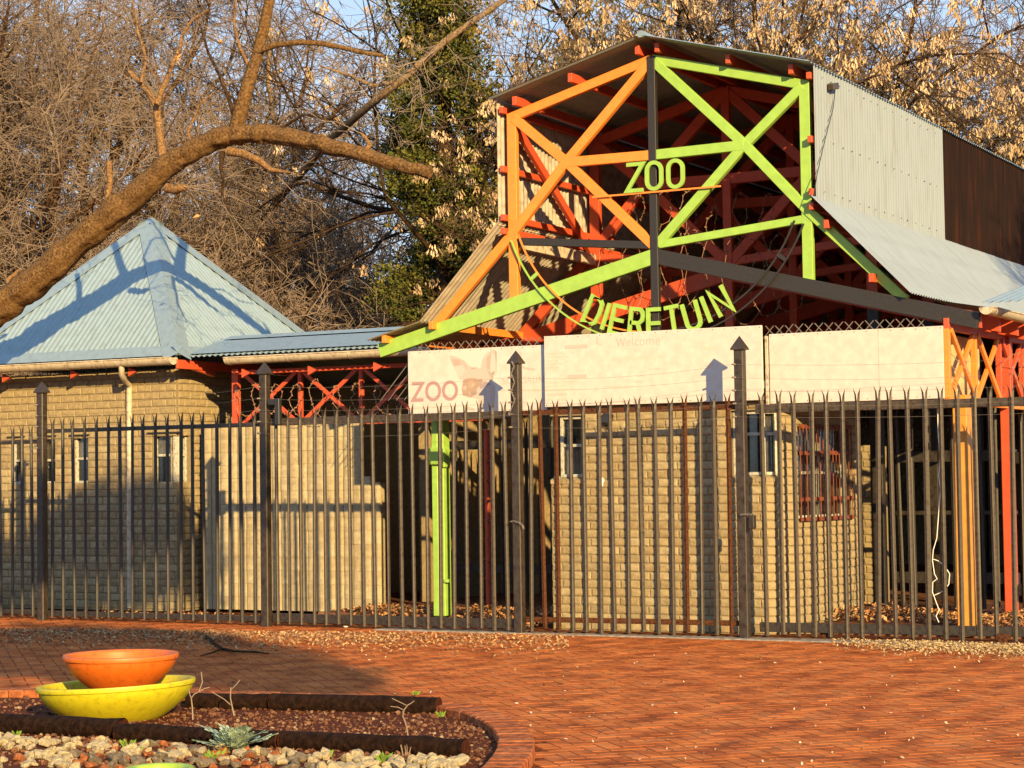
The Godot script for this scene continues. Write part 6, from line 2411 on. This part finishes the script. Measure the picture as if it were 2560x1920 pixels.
func overhanging_branch() -> void:
	var n := 17.0
	var t := thing("old_tree", "old tree whose thick rough branch reaches across before the pyramid roof", "tree", P(-17.4, 0, 17.1))
	var mb := MB.new()
	var c := Curve3D.new()
	var px := [[-420, 1010], [-260, 940], [-130, 862], [0, 768], [100, 693], [200, 603], [300, 520], [400, 432], [480, 377], [560, 343], [620, 333], [700, 340], [800, 360], [900, 386], [990, 410], [1076, 432]]
	var rs := [62, 57, 52, 47, 43, 39, 36, 33, 30, 28, 26, 24, 22, 20, 17.5, 15.5]
	var pts := [P(-17.5, -0.1, 17.25), P(-17.45, 0.8, 17.2), P(-17.3, 1.6, 17.15)]
	var rad := [0.36, 0.31, 0.28]
	var line := path_n(px, n)
	for i in line.size():
		c.add_point(line[i], Vector3.ZERO if i == 0 else (line[i - 1] - line[min(i + 1, line.size() - 1)]) / 6.0, (line[min(i + 1, line.size() - 1)] - line[max(i - 1, 0)]) / 6.0)
	for i in line.size() - 1:
		for j in 5:
			var f := j / 5.0
			pts.append(c.sample(i, f) + Vector3(rng.randfn(0, 0.004), rng.randfn(0, 0.006), rng.randfn(0, 0.006)))
			rad.append(lerpf(rs[i], rs[i + 1], f) / 272.0 * (1.0 + rng.randfn(0, 0.05)))
	pts.append(line[-1])
	rad.append(0.062)
	rough_tube(mb, pts, rad, 24, 0.26, 5)
	part(t, "trunk", mb.commit(), M.bark)
	# limbs that leave it: [pixels], [radii in pixels], bark
	var limbs := [
		[[[585, 350], [600, 285], [622, 205], [645, 135], [662, 60], [676, -10], [690, -120]], [21, 19, 17, 15, 14, 13, 11], 0],
		[[[640, 130], [690, 112], [745, 106], [800, 108], [850, 118], [900, 130], [960, 140]], [8, 8, 7, 7, 6.5, 6, 5], 0],
		[[[412, 420], [402, 360], [396, 310], [392, 268], [375, 235], [350, 205], [322, 180]], [13, 11, 10, 9.5, 8, 8, 6], 1],
		[[[392, 262], [405, 225], [420, 190], [430, 160], [450, 120], [455, 90], [480, 50], [520, 25]], [8, 7, 6, 5.5, 5, 4.5, 4, 3], 1],
		[[[352, 207], [365, 150], [358, 120], [345, 80], [338, 20]], [5, 4.5, 4, 3.5, 3], 1],
		[[[262, 548], [268, 500], [275, 455], [272, 405]], [9, 8, 8, 7], 1],
		[[[418, 470], [440, 475], [455, 468], [462, 470]], [13, 12, 11, 9], 1],
		[[[570, 378], [610, 385], [648, 402], [678, 425], [730, 432]], [12, 11, 9, 7, 2], 1],
		[[[556, 380], [552, 420], [558, 450], [555, 490], [575, 530], [582, 545]], [8, 5, 4, 3.5, 3, 2], 2],
		[[[480, 372], [470, 330], [500, 260], [560, 210]], [4, 3.5, 3, 2], 1],
		[[[30, 735], [20, 700], [52, 672]], [10, 8, 5], 1],
		[[[690, 330], [760, 285], [820, 300], [880, 270]], [4, 3.5, 3, 2], 2],
		[[[588, 300], [570, 240], [545, 180], [520, 130], [500, 60]], [6, 5, 4, 3.5, 3], 2],
		[[[630, 180], [600, 120], [585, 60], [590, 0]], [5, 4, 3.5, 3], 1],
		[[[905, 395], [925, 360], [905, 335]], [9, 7, 4], 1]]
	var r := RandomNumberGenerator.new()
	r.seed = 77
	var ends := []
	for l in limbs:
		var q := []
		var z := 0.0
		for p in l[0]:
			q.append(on_n(p[0], p[1], n + z))
			z += r.randf_range(-0.05, 0.08)
		var rr := []
		for v in l[1]:
			rr.append(v / 243.0)
		var m := MB.new()
		m.tube(q, rr, 9)
		part(t, "limb", m.commit(), [M.bark, M.bark_pale, M.bark_dark][l[2]])
		for i in range(2, q.size()):
			ends.append([q[i], (q[i] - q[i - 1]).normalized()])
	var xs := []
	for e in ends:
		for k in 2:
			var d: Vector3 = (e[1] + Vector3(r.randfn(0, 0.6), r.randfn(0, 0.6), r.randfn(0, 0.6))).normalized()
			if r.randf() < 0.7:
				xs.append(aimed(e[0], d, r.randf_range(0.4, 0.8), r))
	joined(t, "twigs", [twig_mesh(3, 0.0055, 5, 2)], M.twig_grey, xs, r)
	# a few dead leaves left hanging
	var lx := []
	var lc := []
	for q in [[448, 155], [452, 140], [543, 90], [552, 105], [492, 543], [448, 148]]:
		lx.append(Transform3D(Basis.from_euler(Vector3(r.randf() * 3, r.randf() * 3, r.randf() * 3)) * 0.09, on_n(q[0], q[1], n)))
		lc.append(Color(0.55, 0.32, 0.13))
	many(t, "dead_leaves", dry_leaf_mesh(), M.dry_leaf, lx, lc).set_meta("kind", "stuff")


func background_bare_trees() -> void:
	var sp := [twig_mesh(11, 0.0075, 10, 3), twig_mesh(12, 0.0075, 9, 4, 0.3)]
	var big := {"levels": 4, "kids": [0, 4, 4, 5, 5], "wobble": 0.13, "up": 0.05, "taper": 0.62, "spread": 0.75, "shrink": 0.62, "from": 0.3, "per_tip": 1, "tip_from": 0, "spray_up": 0.1, "keep": 0.66}
	var weep := big.duplicate()
	weep.up = 0.02
	weep.last_up = -4.0
	weep.spray_up = -0.25
	weep.spread = 0.85
	var thin := big.duplicate()
	thin.keep = 0.28
	thin.spread = 0.6
	var list := [
		[10, 34.0, 5.6, 0.30, 101, big, "bare tree at the far left edge with a curving trunk"],
		[150, 38.0, 5.8, 0.30, 102, big, "tall bare tree with rough brown trunk left of the pyramid roof"],
		[300, 34.0, 5.0, 0.24, 103, weep, "bare weeping tree directly above the pyramid roof"],
		[470, 40.0, 5.8, 0.26, 104, weep, "dense bare weeping tree right of the pyramid roof's peak"],
		[590, 37.0, 4.2, 0.19, 105, weep, "bare brown tree over the walkway roof"],
		[800, 44.0, 4.6, 0.20, 106, thin, "thin bare tree standing against the sky left of the conifer"],
		[935, 47.0, 3.8, 0.17, 107, thin, "slender bare tree just left of the dark conifer"]]
	for q in list:
		bare_tree(q[6], foot_at(q[0], q[1]), q[2], q[3], q[4], q[5], M.bark_far, M.twig, sp, 1.25)
	# low thicket behind the pavilion
	var r := RandomNumberGenerator.new()
	r.seed = 9
	for q in [[60, 31.0, 3.4, "dense brown twiggy shrub left of the pyramid roof at the picture edge"], [210, 30.0, 3.2, "brown twiggy shrub behind the pyramid roof's left slope"], [520, 31.0, 3.6, "dense brown twiggy shrub behind the pyramid roof's right slope"]]:
		var t := thing("bare_shrub", q[3], "shrub", foot_at(q[0], q[1]), "twiggy shrubs behind the pavilion")
		var mb := MB.new()
		var tips := []
		for i in 9:
			var a := TAU * i / 9.0
			limb(mb, r, foot_at(q[0], q[1]), Vector3(cos(a) * 0.5, 1, sin(a) * 0.5).normalized(), q[2] * 0.55, 0.05, 2, tips, {"kids": [0, 4, 4], "wobble": 0.15, "up": 0.06, "taper": 0.6, "spread": 0.6, "shrink": 0.7, "tip_from": 1, "tip_points": 1})
		part(t, "stems", mb.commit(), M.bark_far)
		var xs := []
		for e in tips:
			xs.append(aimed(e[0], (e[1] + Vector3(r.randfn(0, 0.4), r.randfn(0, 0.3), r.randfn(0, 0.4))).normalized(), r.randf_range(0.8, 1.3), r))
		joined(t, "crown", sp, M.twig, xs, r)
	# pale leaning tree crossing the sky
	var lt := thing("leaning_tree", "slender pale bare tree leaning to the right across the sky", "tree", foot_at(420, 42.0), "bare trees behind the buildings")
	var m := MB.new()
	var line := [foot_at(420, 42.0)]
	for q in [[520, 720, 41.0], [640, 562, 39.0], [740, 452, 35.0], [830, 345, 31.0], [930, 258, 29.0], [1030, 178, 29.0], [1110, 105, 29.0], [1180, 55, 29.0], [1260, 0, 29.0], [1330, -60, 29.0]]:
		line.append(at_depth(q[0], q[1], q[2]))
	m.tube(line, [0.06, 0.058, 0.056, 0.054, 0.058, 0.058, 0.056, 0.05, 0.046, 0.04, 0.03], 8)
	part(lt, "trunk", m.commit(), M.bark_grey)
	m = MB.new()
	var second := []
	for q in [[1000, 202], [930, 215], [880, 190], [800, 165]]:
		second.append(at_depth(q[0], q[1], 29.0))
	m.tube(second, [0.04, 0.035, 0.028, 0.015], 6)
	part(lt, "limb", m.commit(), M.bark_grey)
	var xs := []
	for i in range(4, line.size()):
		for k in 3:
			xs.append(aimed(line[i], Vector3(r.randfn(0, 1), r.randfn(0.3, 0.8), r.randfn(0, 1)).normalized(), r.randf_range(0.7, 1.3), r))
	joined(lt, "crown", sp, M.twig_grey, xs, r)
	# two straight pale stems
	for q in [[668, 39.0, -90, "thin pale stem behind the thick branch's upper limb"]]:
		var st := thing("pale_stem", q[3], "tree", foot_at(q[0] + 20, q[1]), "bare trees behind the buildings")
		var mm := MB.new()
		mm.tube([foot_at(q[0] + 60, q[1]), at_depth(q[0] + 34, 600, q[1]), at_depth(q[0] + 26, 450, q[1]), at_depth(q[0] + 20, 320, q[1]), at_depth(q[0] + 2, 200, q[1]), at_depth(q[0] + 6, 80, q[1]), at_depth(q[0] - 12, q[2], q[1])], [0.06, 0.055, 0.05, 0.048, 0.045, 0.04, 0.03], 7)
		part(st, "trunk", mm.commit(), M.bark_grey)
		var ys := []
		for k in 14:
			ys.append(aimed(at_depth(q[0] + r.randf_range(-4, 12), r.randf_range(-60, 420), q[1]), Vector3(r.randfn(0, 1), 0.6, r.randfn(0, 1)).normalized(), r.randf_range(0.5, 0.9), r))
		joined(st, "crown", sp, M.twig_grey, ys, r)


func conifer() -> void:
	var r := RandomNumberGenerator.new()
	r.seed = 33
	var base := foot_at(1122, 31.0)
	var t := thing("conifer", "tall dark columnar conifer with yellowish sunlit sprays left of the entrance hall", "tree", base)
	var mb := MB.new()
	mb.tube([base, base + Vector3(0, 5, 0), base + Vector3(0.05, 11, 0)], [0.2, 0.15, 0.03], 8)
	part(t, "trunk", mb.commit(), M.bark_dark)
	var spots := []
	# plumes: upright lobes round the column, gaps between them
	for k in 70:
		var y := 0.6 + 10.0 * (k + r.randf()) / 70.0
		var a := r.randf() * TAU
		var rr: float = 0.70 * clampf((12.6 - y) / 6.0, 0.2, 1.0) * r.randf_range(0.55, 1.12)
		var c := base + Vector3(cos(a) * rr, y, sin(a) * rr)
		var hh := r.randf_range(0.5, 1.0)
		for i in 62:
			var f := r.randf()
			var w := 0.23 * sin(PI * (0.12 + 0.8 * f))
			spots.append(c + Vector3(cos(a) * f * 0.12 + r.randfn(0, w), (f - 0.4) * hh, sin(a) * f * 0.12 + r.randfn(0, w)))
	leafy(t, "crown", 5, [26, 0.16, 1.7, -0.6], M.leaf, spots, 0.24, [Color(0.095, 0.10, 0.024), Color(0.12, 0.115, 0.026), Color(0.06, 0.07, 0.02), Color(0.16, 0.14, 0.032)], r)
	# darker evergreens low against the sky
	var told := ["low dark evergreen between the walkway and the conifer", "rounded green tree behind the walkway roof", "dark bushy evergreen far behind the walkway"]
	var i := 0
	for q in [[985, 46.0, 5.4, 1.0], [905, 52.0, 5.6, 1.3], [1060, 55.0, 5.0, 1.4]]:
		var b := foot_at(q[0], q[1])
		var e := thing("evergreen", told[i], "tree", b, "evergreens far behind the walkway")
		mb = MB.new()
		mb.tube([b, b + Vector3(0, q[2] * 0.8, 0)], [0.15, 0.04], 7)
		part(e, "trunk", mb.commit(), M.bark_dark)
		var sp := []
		for k in 900:
			var f := pow(r.randf(), 0.8)
			var a := r.randf() * TAU
			var rr: float = q[3] * sqrt(r.randf()) * (0.35 + 0.75 * sin(PI * (0.2 + 0.75 * (1.0 - f)))) * (0.75 + 0.35 * sin(a * 3.0 + f * 9.0))
			sp.append(b + Vector3(cos(a) * rr, 0.5 + f * q[2], sin(a) * rr))
		leafy(e, "crown", 16 + i * 5, [24, 0.16, 1.4, 0.0], M.leaf, sp, 0.42, [Color(0.05, 0.056, 0.024), Color(0.068, 0.07, 0.032), Color(0.085, 0.08, 0.04)], r)
		i += 1


func seed_trees() -> void:
	var sp := [twig_mesh(21, 0.007, 7, 2), twig_mesh(22, 0.007, 7, 3)]
	var k := {"levels": 4, "kids": [0, 4, 4, 5, 6], "wobble": 0.15, "up": 0.02, "taper": 0.62, "spread": 0.95, "shrink": 0.66, "from": 0.3, "per_tip": 1, "tip_from": 0, "spray_up": 0.1, "last_up": -2.0}
	var bunches := []
	var i := 0
	for c in [Color(0.52, 0.37, 0.215), Color(0.46, 0.32, 0.18), Color(0.58, 0.43, 0.27), Color(0.40, 0.27, 0.15)]:
		bunches.append(seed_mesh(4 + i, c))
		i += 1
	var list := [
		[1480, 33.0, 6.0, 0.11, 201, 0.5, "bare seed-hung tree left of the hall's ridge", 0.16],
		[1640, 29.5, 4.8, 0.18, 202, 2.2, "tree thick with tan seed bunches directly above the hall's ridge", 0.7],
		[1980, 30.5, 4.9, 0.20, 203, 2.0, "tree thick with tan seed bunches above the white corrugated wall", 0.7],
		[2360, 31.5, 4.6, 0.18, 204, 0.9, "tree with sparse seed bunches and dark branches at the upper right", 0.6],
		[2660, 33.0, 4.6, 0.18, 205, 0.4, "dark branched tree at the right edge above the rusty wall", 0.6]]
	for q in list:
		var base := foot_at(q[0], q[1])
		var r := RandomNumberGenerator.new()
		r.seed = q[4]
		var t := thing("seed_tree", q[6], "tree", base, "seed-hung trees behind the hall")
		var mb := MB.new()
		var tips := []
		limb(mb, r, base, Vector3.UP, q[2], q[3], 4, tips, k)
		part(t, "trunk", mb.commit(), M.bark_dark)
		var xs := []
		var sx := []
		for e in tips:
			var d: Vector3 = (e[1] + Vector3(r.randfn(0, 0.4), r.randfn(0.1, 0.4), r.randfn(0, 0.4))).normalized()
			var ahead: Vector3 = cam.transform.affine_inverse() * e[0]
			var off := ahead.x / -ahead.z
			if r.randf() > clampf((off + (0.13 if q[4] == 201 else 0.05)) / (0.14 if q[4] == 201 else 0.06), 0.0, 1.0):
				continue
			if r.randf() < q[7]:
				xs.append(aimed(e[0], d, r.randf_range(0.6, 1.1), r))
			var n_b: int = int(q[5]) + (1 if r.randf() < fposmod(q[5], 1.0) else 0)
			for j in n_b:
				sx.append(Transform3D(Basis(Vector3.UP, r.randf() * TAU) * Basis(Vector3.RIGHT, r.randfn(0, 0.15)) * r.randf_range(0.9, 1.4), e[0] + d * r.randf() * 0.7 + Vector3(r.randfn(0, 0.18), r.randfn(0, 0.12), r.randfn(0, 0.18))))
		joined(t, "crown", sp, M.twig_dark, xs, r)
		if sx.size():
			joined(t, "seed_bunches", bunches, M.seed, sx, r).set_meta("kind", "stuff")


func right_trees() -> void:
	# grey-green trees with hanging leaves behind the seed trees
	var told := ["grey green tree with hanging leaves behind the seed trees over the ridge", "grey green tree with hanging leaves above the white wall", "olive green tree with hanging leaves at the upper right", "grey green tree left of the hall's peak behind the seed bunches"]
	var i := 0
	for q in [[1560, 42.0, 11.5, 2.6], [2060, 40.0, 11.0, 2.4], [2480, 41.0, 11.0, 2.2], [1340, 44.0, 11.5, 1.7]]:
		var r := RandomNumberGenerator.new()
		r.seed = 60 + i
		var b := foot_at(q[0], q[1])
		var t := thing("leafy_tree", told[i], "tree", b, "grey green trees at the back")
		var mb := MB.new()
		var tips := []
		limb(mb, r, b, Vector3.UP, q[2] * 0.46, 0.24, 3, tips, {"kids": [0, 4, 5, 6], "wobble": 0.12, "up": 0.06, "taper": 0.6, "spread": 0.7, "shrink": 0.62, "from": 0.4, "tip_from": 1})
		part(t, "trunk", mb.commit(), M.bark_dark)
		var sp := []
		for e in tips:
			for j in 2:
				sp.append(e[0] + Vector3(r.randfn(0, 0.45), r.randfn(-0.2, 0.4), r.randfn(0, 0.45)))
		leafy(t, "crown", 70 + i * 5, [30, 0.075, 3.4, 1.6], M.leaf, sp, 0.85, [Color(0.105, 0.10, 0.045), Color(0.085, 0.085, 0.038), Color(0.14, 0.115, 0.055)], r)
		i += 1
	# a far blue roof glimpsed at the right edge
	var h := thing("blue_roofed_shed", "far shed with pale blue corrugated roof at the right edge", "building", foot_at(2560, 46.0))
	var a := at_depth(2418, 372, 46.0)
	var e := at_depth(2420, 300, 48.0)
	var up := Vector3(e.x, e.y, e.z) - a
	part(h, "roof", corrugated(a, Vector3.RIGHT, Vector3(0.0, up.y, up.z).normalized(), 4.0, func(_s): return 1.6, 0.2, 0.02, 4), mat(lin(0.30, 0.42, 0.50), 0.5, T.streak, 0.4))
	var mb := MB.new()
	mb.box(Transform3D(Basis(), Vector3(a.x + 2.0, a.y * 0.5, a.z - 1.2)), Vector3(3.8, a.y - 0.1, 2.0))
	part(h, "wall", mb.commit(), M.bricks[1])


func shade_trees() -> void:
	# trees behind and beside the photographer, whose shade falls on the ground, the pavilion and the roof
	var r := RandomNumberGenerator.new()
	r.seed = 500
	var base := P(-5.8, 0, 3.4)
	var t := thing("shade_tree", "spreading leafy tree beside the photographer, outside the picture", "tree", base)
	var mb := MB.new()
	mb.tube([base, P(-5.6, 1.5, 3.4), P(-5.0, 3.0, 3.3), P(-3.6, 4.2, 3.0), P(-1.6, 5.0, 2.6), P(0.4, 5.6, 2.4), P(2.2, 6.0, 1.9)], [0.32, 0.27, 0.23, 0.19, 0.15, 0.11, 0.05], 9)
	mb.tube([P(-3.6, 4.2, 3.0), P(-2.0, 5.6, 3.8), P(-0.4, 6.6, 4.6)], [0.13, 0.09, 0.04], 7)
	mb.tube([P(-0.6, 5.3, 2.5), P(0.9, 5.3, 1.7), P(2.2, 5.1, 1.0)], [0.1, 0.07, 0.04], 7)
	part(t, "trunk", mb.commit(), M.bark)
	var spots := []
	# each clump stands on the sun's line above the place it shades: [pixel x, pixel y, height of the leaves, spread, clumps]
	for q in [[40, 1665, 5.0, 0.32, 60], [180, 1655, 5.1, 0.32, 60], [330, 1660, 5.0, 0.3, 60], [470, 1665, 5.1, 0.3, 60], [600, 1675, 5.0, 0.28, 60], [710, 1690, 5.0, 0.24, 34], [800, 1708, 4.9, 0.16, 12],
		[100, 1600, 5.6, 0.35, 60], [280, 1610, 5.6, 0.35, 60], [450, 1620, 5.5, 0.3, 50], [580, 1630, 5.4, 0.25, 40],
		[60, 1480, 6.4, 0.4, 60], [180, 1440, 6.5, 0.4, 70], [290, 1400, 6.6, 0.4, 70], [400, 1420, 6.5, 0.3, 50], [240, 1300, 6.8, 0.3, 35], [330, 1290, 6.8, 0.25, 25]]:
		var hit := on_n(q[0], q[1], 18.38)
		if hit.y < 0.0:
			hit = on_ground(q[0], q[1])
		var c: Vector3 = hit + Vector3(1.07, 0.444, 1.0) * ((q[2] - hit.y) / 0.444)
		for k in q[4]:
			spots.append(c + Vector3(r.randfn(0, q[3]), r.randfn(0, q[3] * 0.4), r.randfn(0, q[3])))
	leafy(t, "crown", 88, [24, 0.2, 1.8, 0.0], M.leaf, spots, 0.5, [Color(0.06, 0.08, 0.025), Color(0.08, 0.10, 0.03)], r)
	var sp := [twig_mesh(41, 0.008, 8, 3), twig_mesh(42, 0.008, 8, 3)]
	bare_tree("bare tree beyond the right edge that shades the far roof", P(2.6, 0, 17.4), 5.6, 0.16, 301, {"levels": 3, "kids": [0, 4, 4, 5], "wobble": 0.10, "up": 0.06, "taper": 0.62, "spread": 0.6, "shrink": 0.30, "from": 0.8}, M.bark, M.twig, sp, 0.8, "trees beside the photographer")
